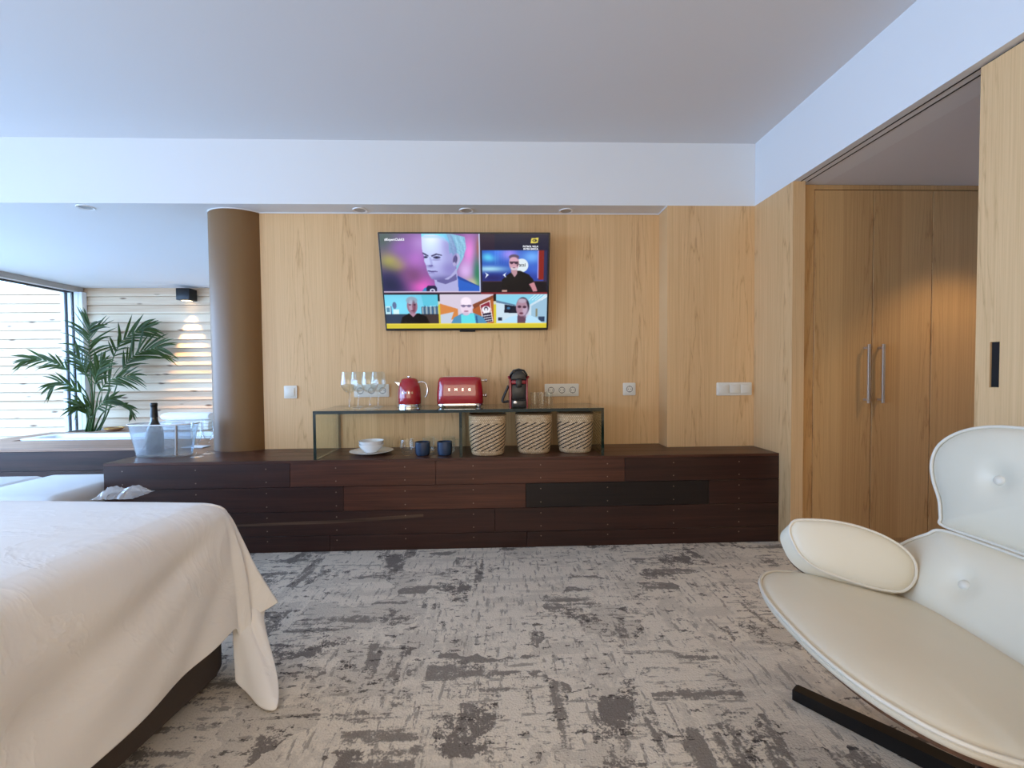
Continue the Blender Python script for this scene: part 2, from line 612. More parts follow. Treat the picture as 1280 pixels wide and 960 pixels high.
def carpetmat():
    k = NT('distressed_carpet')
    base = k.coords((1, 1, 1))
    fine = k.noise(base, 150, 2, 0.6)
    midn = k.noise(base, 38, 3, 0.65)

    def layer(sc, loc, lo, hi, det=3):
        v = k.coords(sc, loc=loc)
        n_ = k.noise(v, 1.0, det, 0.62)
        n_ = k.math('ADD', n_, k.math('MULTIPLY', k.math('SUBTRACT', midn, 0.5), 0.30))
        n_ = k.math('ADD', n_, k.math('MULTIPLY', k.math('SUBTRACT', fine, 0.5), 0.26))
        return k.ramp(n_, [(lo, (0, 0, 0, 1)), (hi, (1, 1, 1, 1))])

    # blocky fields: voronoi (Chebychev) cells give the square-edged patches
    vb = k.n('ShaderNodeTexVoronoi', distance='CHEBYCHEV')
    vb.inputs['Scale'].default_value = 4.6
    dis = k.n('ShaderNodeMix', data_type='RGBA', blend_type='LINEAR_LIGHT')
    dis.inputs[0].default_value = 0.05
    k.l(base, dis.inputs[6])
    nc = k.n('ShaderNodeTexNoise')
    nc.inputs['Scale'].default_value = 14
    nc.inputs['Detail'].default_value = 4
    k.l(base, nc.inputs['Vector'])
    k.l(nc.outputs['Color'], dis.inputs[7])
    k.l(dis.outputs[2], vb.inputs['Vector'])
    sep = k.n('ShaderNodeSeparateColor')
    k.l(vb.outputs['Color'], sep.inputs[0])
    cell = sep.outputs[0]
    cell2 = sep.outputs[1]
    hx = layer((2.0, 13, 1), (3, 1, 0), 0.515, 0.58)        # strokes along x
    vy = layer((14, 2.4, 1), (7, 2, 0), 0.53, 0.59)        # strokes along y
    blot = layer((4.2, 4.2, 1), (1, 9, 0), 0.55, 0.60, 4)
    speck = layer((16, 42, 1), (5, 5, 0), 0.60, 0.66, 3)
    strk = k.mix(k.math('GREATER_THAN', cell2, 0.5), hx, vy)
    dark = k.math('MAXIMUM', k.math('MULTIPLY', strk, 0.85), k.math('MULTIPLY', blot, 0.95))
    dark = k.math('MULTIPLY', dark, k.math('ADD', 0.25, k.math('MULTIPLY', k.math('GREATER_THAN', cell, 0.42), 0.75)))
    hx2 = layer((9, 46, 1), (11, 4, 0), 0.56, 0.62, 3)
    vy2 = layer((52, 10, 1), (2, 13, 0), 0.56, 0.62, 3)
    tick = k.math('MAXIMUM', k.math('MULTIPLY', hx2, k.math('GREATER_THAN', cell, 0.5)), k.math('MULTIPLY', vy2, k.math('LESS_THAN', cell, 0.62)))
    dark = k.math('MAXIMUM', dark, k.math('MULTIPLY', tick, 0.6))
    blk = k.math('MULTIPLY', k.math('GREATER_THAN', cell, 0.90), 0.22)
    dark = k.math('MAXIMUM', dark, k.math('MULTIPLY', blk, k.math('ADD', 0.5, midn)), True)
    c1 = k.mix(fine, lin(212, 200, 182), lin(238, 228, 212))
    c2 = k.mix(fine, lin(103, 96, 91), lin(135, 127, 120))
    col = k.mix(dark, c1, c2)
    spk = k.math('MULTIPLY', speck, k.math('GREATER_THAN', cell2, 0.35))
    col = k.mix(k.math('MULTIPLY', spk, 0.8), col, lin(70, 64, 62))
    k.l(col, k.b.inputs['Base Color'])
    k.b.inputs['Roughness'].default_value = 0.95
    k.b.inputs['Specular IOR Level'].default_value = 0.1
    h = k.math('ADD', k.math('MULTIPLY', fine, 0.7), k.math('MULTIPLY', dark, -0.35))
    k.bump(h, 0.9, 0.006)
    return k.m


M_carpet = carpetmat()


def basketmat():
    k = NT('woven_seagrass')
    tc = k.n('ShaderNodeTexCoord')
    sp = k.n('ShaderNodeSeparateXYZ')
    k.l(tc.outputs['UV'], sp.inputs[0])
    u, v = sp.outputs[0], sp.outputs[1]
    wob = k.noise(k.coords((1, 1, 1)), 26, 2)
    ph = k.math('SUBTRACT', k.math('MULTIPLY', v, 10.5), k.math('MULTIPLY', u, 16.0))
    ph = k.math('ADD', ph, k.math('MULTIPLY', wob, 0.22))
    st = k.math('LESS_THAN', k.math('FRACT', ph), 0.30)
    band = k.math('MULTIPLY', k.math('GREATER_THAN', v, 0.12), k.math('LESS_THAN', v, 0.80))
    br = k.n('ShaderNodeTexBrick')
    br.inputs['Scale'].default_value = 1.0
    br.inputs['Mortar Size'].default_value = 0.12
    br.inputs['Brick Width'].default_value = 1.0
    br.inputs['Row Height'].default_value = 1.0
    br.inputs['Color1'].default_value = lin(226, 202, 166)
    br.inputs['Color2'].default_value = lin(200, 170, 130)
    br.inputs['Mortar'].default_value = lin(150, 120, 86)
    mp = k.n('ShaderNodeMapping')
    mp.inputs['Scale'].default_value = (64, 26, 1)
    k.l(tc.outputs['UV'], mp.inputs[0])
    k.l(mp.outputs[0], br.inputs['Vector'])
    col = k.mix(k.math('MULTIPLY', st, band), br.outputs['Color'], lin(30, 22, 20))
    k.l(col, k.b.inputs['Base Color'])
    k.b.inputs['Roughness'].default_value = 0.8
    k.bump(k.math('SUBTRACT', 1.0, br.outputs['Fac']), 0.6, 0.003)
    return k.m


M_basket = basketmat()
M_basket_in = plain('basket_inside', lin(120, 92, 60), 0.9, grain=0.4, gscale=60)


def emit(name, col, strength):
    k = NT(name)
    e = k.n('ShaderNodeEmission')
    e.inputs[0].default_value = col
    e.inputs[1].default_value = strength
    k.l(e.outputs[0], k.out.inputs[0])
    return k.m


# ------------------------------------------------------------------ room
XR, YW, YP, YF, YE = 1.615, 2.823, 2.683, 2.430, 2.331
ZS, ZC, ZP = 2.012, 2.394, 0.512
XG, YB, YBATH = -4.82, -3.0, 5.25


def struct(name, bm, mat, label, parent=None, smooth=None, cat='wall'):
    o = obj(name, bm, mat, parent, smooth)
    if parent is None:
        tag(o, label, cat, kind='structure')
    return o


b = BM(); box(b, XG, 3.2, YB - 0.3, 5.6, -0.1, 0)
struct('floor', b, M_carpet, 'grey and beige distressed pattern carpet covering the bedroom floor', cat='floor')
b = BM(); box(b, XG - 0.2, XR + 0.2, YB - 0.3, YP + 0.05, ZC, ZC + 0.15)
struct('ceiling', b, M_ceil, 'plain pale grey ceiling over the bedroom', cat='ceiling')
b = BM(); box(b, XG - 0.2, XR + 0.2, YP, 5.6, ZS, ZC + 0.15)
struct('beam_front', b, M_white, 'white dropped beam and soffit above the television wall', cat='beam')
b = BM(); box(b, XR, XR + 0.2, YB - 0.3, YP - 0.001, ZS, ZC + 0.15)
for xx in (XR + 0.040, XR + 0.078):
    box(b, xx, xx + 0.006, 0.3, YE - 0.001, ZS - 0.0015, ZS + 0.01, mi=1)
struct('beam_right', b, [M_white, M_gap], 'white dropped beam over the sliding door opening with two dark tracks', cat='beam')
b = BM(); box(b, XR + 0.2, 3.2, YB - 0.3, YE + 0.7, ZS, ZS + 0.15)
struct('ceiling_hall', b, M_ceil, 'low pale ceiling of the hall in front of the wardrobe', cat='ceiling')
b = BM(); box(b, -1.49, XR + 0.07, YW, YW + 0.18, 0, ZS)
struct('wall_back', b, M_maple, 'maple veneer wall behind the television', cat='wall')
b = BM(); box(b, 1.063, XR, YP, YW - 0.0005, 0, ZS)
struct('wall_panel', b, M_maple, 'projecting maple panel at the right end of the television wall', cat='wall')
b = BM(); fs = box(b, XR, XR + 0.068, YE, YW, 0, ZS); fs[2].material_index = 1
struct('wall_right', b, [M_maple_y, M_maple], 'narrow maple wall return beside the hall opening', cat='wall')
b = BM(); box(b, XR + 0.055, XR + 0.2, YB, 0.55, 0, ZS)
struct('wall_right_near', b, M_maple_y, 'maple wall beyond the sliding door', cat='wall')
b = BM(); box(b, 3.0, 3.15, YB, YE + 0.7, 0, ZS)
struct('wall_hall', b, M_cool, 'pale end wall of the hall', cat='wall')
b = BM(); box(b, XR + 0.2, 3.15, -0.6, -0.5, 0, ZS)
struct('wall_hall_near', b, M_cool, 'pale wall closing the hall towards the entrance', cat='wall')
b = BM(); box(b, -1.49, -1.37, YW + 0.18, 5.5, 0, ZS)
struct('wall_bath', b, M_white, 'white side wall of the bathing area behind the round column', cat='wall')
# rear wall with a wide opening for the added window
b = BM()
box(b, XG - 0.2, -2.7, YB - 0.15, YB, 0, ZC)
box(b, 1.5, XR + 0.3, YB - 0.15, YB, 0, ZC)
box(b, -2.7, 1.5, YB - 0.15, YB, 0, 0.45)
box(b, -2.7, 1.5, YB - 0.15, YB, 2.05, ZC)
struct('wall_rear', b, M_cool, 'pale wall with a wide added window on the bed side of the room', cat='wall')
b = BM()
box(b, XG - 0.18, XG + 0.02, YB, YBATH, ZS + 0.001, ZC)
struct('wall_left', b, M_white, 'white lintel over the glazed side of the room', cat='wall')
b = BM(); box(b, -1.49, 1.063, YW - 0.006, YW - 0.0006, ZS - 0.007, ZS - 0.0006); box(b, 1.057, 1.0626, YP, YW - 0.006, ZS - 0.007, ZS - 0.0006)
struct('trim_1', b, M_white, 'thin white bead between soffit and maple wall', cat='trim')

# round column
b = BM(); lathe(b, [(0.195, ZP), (0.195, ZS - 0.001)], (-1.65, 2.935, 0), 96, cap=True)
struct('column', b, M_column, 'round bronze beige column at the left end of the maple wall', smooth=40, cat='column')
b = BM(); lathe(b, [(0.1955, ZS - 0.006), (0.199, ZS - 0.006), (0.199, ZS - 0.0005), (0.1955, ZS - 0.0005)], (-1.65, 2.935, 0), 96)
struct('trim_2', b, M_white, 'thin white ring around the column head', smooth=40, cat='trim')

# glazed side: sliding window with header rail and stacked stiles
win = thing('window_1', (0, 0, 0), 'white framed sliding glass wall on the terrace side of the bathing area', 'window', kind='structure')
b = BM(); box(b, XG - 0.16, XG + 0.04, YB, YBATH - 0.022, 1.955, ZS - 0.001); box(b, XG - 0.1, XG - 0.04, YB, YBATH - 0.09, 1.944, 1.955, mi=1)
obj('header_rail', b, [M_alu, M_gap], win)
b = BM()
for x0, x1, mi in ((-4.985, -4.945, 0), (-4.945, -4.905, 1), (-4.905, -4.87, 0), (-4.87, -4.835, 1), (-4.835, -4.79, 0), (-4.785, -4.745, 0)):
    yy = 5.185 if mi == 1 else 5.17
    box(b, x0, x1, yy, 5.228, 0.0, 1.954, mi=mi)
obj('stile', b, [M_upvc, M_gap], win)
b = BM(); box(b, XG - 0.05, XG + 0.01, YB, 5.165, 0.0, 0.05)
obj('bottom_rail', b, M_alu, win)
for i, (y0, y1) in enumerate(((-2.95, -0.35), (-0.25, 2.35), (2.45, 5.165))):
    b = BM(); box(b, XG - 0.035, XG - 0.027, y0, y1, 0.05, 1.95)
    obj('pane', b, M_pane, win)
    if i:
        b = BM(); box(b, XG - 0.06, XG, y0 - 0.1, y0, 0.05, 1.95)
        obj('mullion', b, M_upvc, win) if y0 < 2 else obj('mullion', b, M_upvc, win)
w2 = thing('added_window', (0, 0, 0), 'unseen wide window with a closed blind, added in the rear wall', 'window', kind='structure')  # added unseen window; its closed blind backs the warm fill lamp
b = BM()
for x0, x1, z0, z1 in ((-2.7, 1.5, 0.45, 0.5), (-2.7, 1.5, 2.0, 2.05), (-2.7, -2.64, 0.5, 2.0), (1.44, 1.5, 0.5, 2.0), (-0.63, -0.57, 0.5, 2.0)):
    box(b, x0, x1, YB - 0.1, YB - 0.04, z0, z1)
obj('window_frame', b, M_upvc, w2)
b = BM(); box(b, -2.75, 1.55, YB + 0.02, YB + 0.024, 0.42, 2.08); obj('roller_blind', b, M_cool, w2)
b = BM(); box(b, -2.64, 1.44, YB - 0.074, YB - 0.066, 0.5, 2.0)
obj('pane', b, M_pane, w2)

# pine cladding: boards tilted like clapboard
def cladding(bm, x0, x1, z0, n, pitch, yb):
    for i in range(n):
        z = z0 + i * pitch
        o = [(yb - 0.020, z + 0.003), (yb - 0.022, z + 0.010), (yb - 0.004, z + pitch - 0.001), (yb + 0.012, z + pitch - 0.001), (yb + 0.012, z + 0.003)]
        prism(bm, o, 'x', x0, x1)


b = BM(); cladding(b, -4.99, -1.495, 0.392, 16, 0.1012, YBATH); box(b, -4.99, -1.495, YBATH + 0.012, YBATH + 0.1, 0, ZS)
struct('wall_slatted', b, M_pine, 'knotty pine board wall behind the palm and the bathtub', cat='wall')
b = BM(); cladding(b, -9.5, -5.0, 0.085, 19, 0.1030, YBATH + 0.03); box(b, -9.5, -5.0, YBATH + 0.045, YBATH + 0.1, 0, 2.03)
tag(obj('wall_terrace', b, M_pine), 'sunlit pine board screen out on the terrace', 'wall', kind='structure')
b = BM(); box(b, -5.48, -5.45, YBATH + 0.04, YBATH + 0.09, 2.03, 2.08)
b2 = b
obj('post_tip', b2, M_alu, bpy.data.objects['wall_terrace'])
b = BM(); box(b, -9.5, XG - 0.01, YB - 0.3, 5.6, -0.1, -0.005)
struct('floor_terrace', b, plain('terrace_tiles', lin(170, 166, 160), 0.7), 'pale terrace floor outside the glass', cat='floor')

# ------------------------------------------------------------------ recessed lights in soffit and hall, added fill spotlights in the room
def downlight(name, x, y, z, label, group=None, watts=0, col=BULB_COL, spot=110, r=0.045, blend=0.6):
    t = thing(name, (x, y, z), label, 'ceiling light', group)
    bm = BM(); lathe(bm, [(r * 0.72, 0.012), (r * 0.75, -0.002), (r * 0.95, -0.005), (r, -0.001), (r, 0.0)], seg=32)
    obj('lamp_rim', bm, M_slide, t, 40)
    bm = BM(); lathe(bm, [(0.0, -0.001), (r * 0.5, -0.0012), (r * 0.75, -0.0015)], seg=32)
    obj('lamp_lens', bm, M_lens, t, 40)
    if watts:
        l = bpy.data.lights.new(name, 'SPOT')
        l.energy = watts
        l.color = col
        l.spot_size = math.radians(spot)
        l.spot_blend = blend
        l.shadow_soft_size = 0.04
        lo = bpy.data.objects.new(name + '_bulb', l)
        lo.location = (0, 0, -0.02)
        COL.objects.link(lo)
        lo.parent = t
    return t


downlight('recessed_spotlight', *at(450, 262.5, Z=ZS), 'small recessed round spotlight left above the television', 'unlit spotlights in the soffit')
downlight('recessed_spotlight', *at(583, 263, Z=ZS), 'small recessed round spotlight directly over the television middle', 'unlit spotlights in the soffit')
downlight('recessed_spotlight', *at(707.5, 263.5, Z=ZS), 'small recessed round spotlight right above the television corner', 'unlit spotlights in the soffit')
downlight('recessed_spotlight', *at(107, 259, Z=ZS), 'small recessed round spotlight left of the round column', 'unlit spotlights in the soffit')
downlight('hall_spotlight', 2.55, 1.86, ZS, 'recessed hall spotlight shining on the wardrobe doors', None, 20, (1.0, 0.72, 0.40), 100, blend=0.5)
for i, (x, y) in enumerate(((-1.7, 0.3), (0.85, 0.15), (-1.7, -1.6), (-0.4, -1.6))):  # unseen spotlights added as warm fill on bed, carpet and chair
    downlight('fill_spotlight', x, y, ZC, 'unseen recessed spotlight added as fill over the near half of the room', 'added fill spotlights in the ceiling', BULB_W, BULB_COL, 115 if x < 0 else 92, 0.05, 0.8)

# ------------------------------------------------------------------ plank bench along the wall
def plank_bench():
    bm = BM()
    L, Rr = -2.15, XR
    zt = ZP
    rows = [(0.0, 0.088), (0.090, 0.224), (0.226, 0.362), (0.364, 0.497)]
    # body behind the boards
    box(bm, L + 0.01, Rr - 0.001, YF + 0.022, YP - 0.0005, 0.0, zt - 0.022, mi=2)
    box(bm, L + 0.01, 1.06, YP - 0.0004, YW - 0.0005, 0.0, zt - 0.022, mi=2)
    box(bm, L + 0.01, -1.495, YW - 0.0004, 3.635, 0.0, zt - 0.022, mi=2)
    joints = [[(L, 0), (-0.94, 1), (0.16, 1), (Rr, 1)],
              [(L, 2), (-0.02, 1), (Rr, 1)],
              [(L, 1), (-0.86, 1), (0.155, 0), (1.205, 2), (Rr, 1)],
              [(L, 1), (-1.15, 1), (-0.35, 0), (0.72, 0), (Rr, 1)]]
    tone = [[1, 1, 1], [1, 1], [1, 0, 2, 1], [1, 0, 0, 1]]
    for (z0, z1), js, tn in zip(rows, joints, tone):
        for k in range(len(js) - 1):
            box(bm, js[k][0] + 0.0008, js[k + 1][0] - 0.0008, YF, YF + 0.021, z0, z1, 0.0012, 1, tn[k])
    # top boards
    def top(x0, x1, y0, y1, mi):
        box(bm, x0, x1, y0, y1, zt - 0.015, zt, 0.0012, 1, mi)
    top(L, -0.6, YF, YF + 0.135, 0); top(-0.599, Rr - 0.001, YF, YF + 0.135, 0)
    top(L, 0.3, YF + 0.137, YP - 0.0008, 0); top(0.301, Rr - 0.001, YF + 0.137, YP - 0.0008, 0)
    top(L, 1.061, YP + 0.0006, YW - 0.0008, 0)
    y = YW + 0.001
    while y < 3.62:
        top(L, -1.497, y, min(y + 0.137, 3.635), 0); y += 0.139
    # nails
    for x in [-2.05, -1.66, -1.28, -0.9, -0.52, -0.14, 0.24, 0.62, 1.0, 1.38]:
        for z0, z1 in rows:
            for zz in ((z0 + 0.03, z1 - 0.03) if z0 > 0 else (z1 - 0.025,)):
                rr = 0.0035
                prism(bm, [(x + rr * math.cos(a * PI / 4), zz + rr * math.sin(a * PI / 4)) for a in range(8)], 'y', YF - 0.0006, YF + 0.002, 3)
    # pale sapwood streak in the second board from the floor
    prism(bm, [(-1.45, 0.150), (-0.9, 0.158), (-0.55, 0.176), (-0.42, 0.186), (-0.42, 0.200), (-0.6, 0.192), (-0.9, 0.176), (-1.45, 0.162)], 'y', YF - 0.0004, YF + 0.001, 4)
    return bm


tag(obj('plank_bench', plank_bench(), [M_plank_a, M_plank_b, M_plank_c, M_nail, M_plank_s]), 'long low dark hardwood plank bench running under the television wall', 'bench')

# ------------------------------------------------------------------ glass shelf on the bench
SX0, SX1, SY0, SY1, SZ = -1.022, 0.603, 2.437, 2.815, 0.784
def pane_with_edges(bm, x0, x1, y0, y1, z0, z1, thin):
    fs = box(bm, x0, x1, y0, y1, z0, z1)
    big = {'z': (0, 1), 'x': (4, 5)}[thin]
    for i, f in enumerate(fs):
        f.material_index = 0 if i in big else 1


sh = thing('glass_shelf', (0, 0, 0), 'low clear glass shelf table with dark green edges on the plank bench', 'shelf')
b = BM(); pane_with_edges(b, SX0, SX1, SY0, SY1, SZ - 0.018, SZ, 'z'); obj('glass_top', b, [M_shelfglass, M_edge], sh)
for nm, x0 in (('side_panel', SX0), ('side_panel', SX1 - 0.016), ('divider', -0.217)):
    yy = SY0 + 0.02 if nm == 'divider' else SY0
    b = BM(); pane_with_edges(b, x0, x0 + 0.016, yy, SY1, ZP + 0.001, SZ - 0.0185, 'x'); obj(nm, b, [M_shelfglass, M_edge], sh)
Z1 = SZ + 0.0005   # things on the shelf
Z0 = ZP + 0.0005   # things on the bench

def text_mesh(name, txt, size, align, mat, parent, mw_, extrude=0.0, offset=0.0004):
    cv = bpy.data.curves.new(name, 'FONT')
    cv.body = txt; cv.size = size; cv.align_x = align; cv.extrude = extrude; cv.offset = offset
    tmp = bpy.data.objects.new('text_source', cv)
    COL.objects.link(tmp)
    me = bpy.data.meshes.new_from_object(tmp.evaluated_get(bpy.context.evaluated_depsgraph_get()))
    bpy.data.objects.remove(tmp); bpy.data.curves.remove(cv)
    me.name = name
    me.materials.clear(); me.materials.append(mat)
    o = bpy.data.objects.new(name, me)
    COL.objects.link(o)
    o.parent = parent
    o.matrix_local = mw_
    return o


# ------------------------------------------------------------------ television
def tv_picture(NX=440, NY=252):
    W, H = 1120.0, 638.0
    X, Y = np.meshgrid(np.linspace(0, W, NX), np.linspace(0, H, NY))
    img = np.zeros((NY, NX, 3))
    img[:] = (12, 12, 20)

    def put(mask, col):
        c = np.array(col, float)
        img[:] = img * (1 - mask[..., None]) + c * mask[..., None]

    def box_(x0, y0, x1, y1):
        return ((X >= x0) & (X < x1) & (Y >= y0) & (Y < y1)).astype(float)

    def ell(cx, cy, rx, ry, soft=0.06, a=0):
        ca, sa = math.cos(a), math.sin(a)
        dx, dy = X - cx, Y - cy
        u, v = (dx * ca + dy * sa) / rx, (-dx * sa + dy * ca) / ry
        d = np.sqrt(u * u + v * v)
        return np.clip((1 - d) / soft + 0.5, 0, 1)

    def poly(pts):
        inside = np.zeros(X.shape, bool)
        n = len(pts)
        for i in range(n):
            x0, y0 = pts[i]; x1, y1 = pts[(i + 1) % n]
            if y0 == y1:
                continue
            c = ((y0 <= Y) & (Y < y1)) | ((y1 <= Y) & (Y < y0))
            xi = x0 + (Y - y0) * (x1 - x0) / (y1 - y0)
            inside ^= c & (X < xi)
        return inside.astype(float)

    def gauss(cx, cy, rx, ry):
        return np.exp(-(((X - cx) / rx) ** 2 + ((Y - cy) / ry) ** 2))

    # panel 1: blurred stadium colours and a grey haired man
    p1 = box_(0, 0, 655, 380)
    bg = np.zeros_like(img); bg[:] = (110, 84, 140)
    for cx, cy, rx, ry, col in ((40, 40, 110, 90, (70, 92, 84)), (60, 180, 80, 60, (176, 172, 84)), (110, 215, 60, 40, (190, 182, 90)), (60, 330, 170, 110, (22, 26, 66)), (230, 150, 90, 130, (176, 110, 196)), (150, 90, 90, 60, (140, 96, 170)), (260, 340, 90, 70, (226, 96, 196)), (200, 270, 80, 60, (120, 70, 120)), (590, 120, 60, 120, (226, 130, 214)), (560, 240, 60, 70, (206, 170, 226)), (640, 280, 30, 150, (40, 120, 90)), (600, 330, 40, 40, (200, 200, 150)), (270, 60, 60, 60, (170, 130, 200)), (655, 90, 20, 70, (150, 90, 80))):
        g = gauss(cx, cy, rx, ry)[..., None]
        bg = bg * (1 - g) + np.array(col) * g
    img[:] = np.where(p1[..., None] > 0, bg, img)
    def P1(mk, col):
        put(mk * p1, col)
    P1(poly([(330, 400), (360, 340), (420, 300), (500, 270), (560, 300), (655, 345), (655, 400)]), (24, 66, 150))     # jacket
    P1(poly([(500, 280), (520, 300), (655, 348), (655, 380), (500, 400)]), (34, 92, 190))
    P1(poly([(240, 400), (280, 352), (300, 352), (320, 400)]), (50, 130, 190))
    P1(poly([(345, 290), (500, 225), (505, 290), (510, 400), (365, 400), (350, 330)]), (166, 166, 214))                # neck
    P1(poly([(360, 290), (440, 300), (495, 260), (500, 300), (420, 330), (365, 312)]), (96, 92, 150))
    face = poly([(276, 0), (470, 0), (505, 100), (500, 200), (490, 235), (455, 275), (410, 297), (360, 302), (330, 296), (312, 268), (300, 236), (296, 206), (284, 176), (288, 150), (277, 120), (273, 70)])
    P1(face, (188, 196, 240))
    P1(face * gauss(330, 60, 60, 60), (206, 226, 252))
    P1(face * gauss(450, 230, 80, 60) * 0.75, (130, 120, 190))
    P1(face * gauss(400, 296, 120, 26) * 0.8, (84, 78, 140))
    P1(face * gauss(440, 90, 40, 80) * 0.6, (150, 144, 206))
    P1(poly([(430, 0), (470, 0), (560, 20), (568, 90), (545, 160), (520, 200), (500, 240), (495, 190), (480, 140), (470, 120), (455, 130), (452, 60)]), (128, 184, 214))  # hair
    P1(poly([(273, 0), (440, 0), (460, 60), (430, 30), (380, 8), (300, 6), (274, 22)]), (120, 214, 244))
    for k in range(26):
        xx = 455 + k * 4.2
        P1(poly([(xx, 10 + (k * 37) % 60), (xx + 3, 10 + (k * 37) % 60), (xx + 14, 90 + (k * 23) % 70), (xx + 11, 92 + (k * 23) % 70)]) * (X < 560) * 0.5, (84, 128, 170) if k % 2 else (196, 232, 246))
    P1(ell(498, 166, 26, 42, 0.1, 0.2), (176, 170, 214)); P1(ell(492, 168, 14, 30, 0.2, 0.2), (60, 50, 90)); P1(ell(486, 196, 10, 14, 0.2), (210, 206, 236))
    P1(poly([(277, 118), (300, 130), (316, 140), (316, 146), (296, 140), (278, 128)]), (60, 56, 96)); P1(poly([(332, 140), (366, 126), (400, 134), (408, 142), (370, 136), (336, 148)]), (60, 56, 96))
    P1(ell(296, 150, 14, 6, 0.3), (48, 46, 90)); P1(ell(370, 152, 24, 8, 0.3), (48, 46, 90)); P1(ell(366, 168, 30, 6, 0.6) * 0.5, (120, 116, 176))
    P1(poly([(300, 206), (330, 214), (344, 206), (338, 200), (312, 204)]), (96, 90, 150)); P1(poly([(318, 150), (330, 150), (342, 190), (336, 204), (326, 200)]) * 0.35, (120, 120, 190))
    P1(poly([(304, 236), (330, 240), (372, 242), (372, 248), (330, 250), (306, 244)]), (70, 60, 120)); P1(poly([(308, 250), (350, 256), (350, 262), (312, 260)]) * 0.5, (120, 110, 176))
    P1(face * np.clip((X - 400) / 110, 0, 1) * 0.55, (112, 106, 172))
    P1(face * gauss(322, 214, 30, 12) * 0.5, (110, 104, 168))
    P1(face * gauss(352, 262, 50, 22) * 0.45, (140, 136, 196))
    P1(ell(296, 151, 6, 5, 0.3), (16, 14, 40)); P1(ell(368, 153, 8, 6, 0.3), (16, 14, 40))
    P1(face * gauss(340, 36, 46, 26) * 0.6, (236, 244, 255))
    P1(poly([(276, 20), (300, 14), (420, 12), (455, 66), (440, 50), (380, 26), (300, 26)]) * 0.5, (150, 206, 238))
    P1(poly([(288, 400), (290, 352), (300, 340), (350, 340), (360, 352), (364, 400)]), (18, 20, 64)); P1(ell(330, 372, 18, 12, 0.15), (220, 226, 250)); P1(ell(330, 373, 9, 6, 0.2), (30, 30, 80))
    # dividers
    put(box_(653, 0, 660, 384), (196, 206, 236)); put(box_(0, 378, 660, 384), (206, 190, 214))
    put(box_(660, 384, 1120, 400), (120, 28, 42)); put(box_(0, 386, 660, 398), (44, 22, 44))
    # panel 2 (right): navy header, studio picture
    put(box_(660, 0, 1120, 380), (24, 24, 50)); put(box_(660, 0, 760, 110) * 0.35, (60, 22, 40))
    p2 = box_(672, 106, 1110, 380)
    g2 = np.zeros_like(img); g2[:] = (34, 74, 176)
    for cx, cy, rx, ry, col in ((720, 150, 50, 30, (96, 216, 236)), (780, 120, 60, 40, (50, 110, 220)), (720, 230, 120, 22, (170, 226, 244)), (860, 130, 60, 40, (150, 130, 230)), (1010, 150, 80, 50, (110, 170, 240)), (1040, 240, 70, 50, (60, 100, 200)), (740, 290, 150, 40, (24, 30, 100)), (1000, 290, 90, 36, (40, 60, 150))):
        g = gauss(cx, cy, rx, ry)[..., None]
        g2 = g2 * (1 - g) + np.array(col) * g
    img[:] = np.where(p2[..., None] > 0, g2, img)
    for k in range(12):
        put(box_(760 + k * 9, 106, 763 + k * 9, 200) * p2 * 0.25, (150, 210, 255))
    put(box_(672, 312, 1110, 380) , (16, 12, 22)); put(box_(672, 308, 1110, 314), (70, 40, 60))
    put(box_(1056, 106, 1090, 300), (128, 30, 26)); put(box_(1090, 106, 1112, 310), (40, 40, 80)); put(box_(1048, 106, 1056, 290), (160, 150, 220))
    put(ell(940, 205, 45, 45, 0.05), (214, 226, 232))
    put(poly([(800, 380), (806, 300), (850, 262), (890, 240), (930, 240), (990, 266), (1020, 300), (1030, 340), (1000, 350), (980, 380)]), (10, 8, 14))
    put(poly([(990, 330), (1026, 316), (1040, 350), (1050, 378), (1020, 382), (1006, 352)]), (190, 130, 140)); put(box_(806, 370, 840, 382), (190, 150, 140))
    put(ell(888, 188, 34, 52, 0.08), (196, 150, 166)); put(ell(888, 150, 34, 18, 0.2), (90, 76, 100)); put(ell(886, 165, 26, 16, 0.3), (206, 160, 180)); put(box_(858, 180, 918, 186), (30, 20, 30)); put(ell(872, 188, 11, 8, 0.3), (60, 40, 60)); put(ell(902, 188, 11, 8, 0.3), (60, 40, 60))
    put(ell(888, 226, 22, 12, 0.3), (206, 196, 206)); put(ell(888, 220, 10, 3, 0.3), (120, 60, 80)); put(poly([(866, 236), (912, 236), (908, 262), (892, 284), (872, 256)]), (180, 140, 150))
    put(poly([(690, 250), (716, 268), (690, 292), (700, 268)]), (230, 240, 250)); put(poly([(838, 250), (812, 268), (838, 290), (826, 268)]), (230, 240, 250))
    # bottom yellow
    put(box_(0, 402, 1120, 638), (206, 190, 52)); put(box_(0, 600, 1120, 608), (226, 206, 80)); put(box_(0, 398, 1120, 470) * (1 - box_(0, 398, 362, 470)) * 0.9, (196, 206, 200)); 
    for x0 in (362, 748):
        put(box_(x0 - 2, 398, x0 + 16, 446), (14, 12, 18))
    # lower left: man in a dark shirt before a bookshelf
    q = box_(0, 400, 364, 600)
    def Q(mk, col):
        put(mk * q, col)
    put(q, (112, 196, 226)); Q(gauss(90, 480, 160, 80), (120, 214, 240)); Q(poly([(250, 400), (364, 400), (364, 470), (264, 480)]), (90, 190, 216))
    Q(box_(0, 535, 364, 600), (44, 58, 82)); Q(box_(240, 540, 364, 600), (62, 50, 50)); Q(box_(250, 484, 364, 540), (40, 44, 60))
    for k in range(16):
        Q(box_(254 + k * 7, 486 - (k % 3) * 5, 259 + k * 7, 536), ((210, 226, 232), (90, 140, 180), (40, 60, 90), (150, 190, 206))[k % 4])
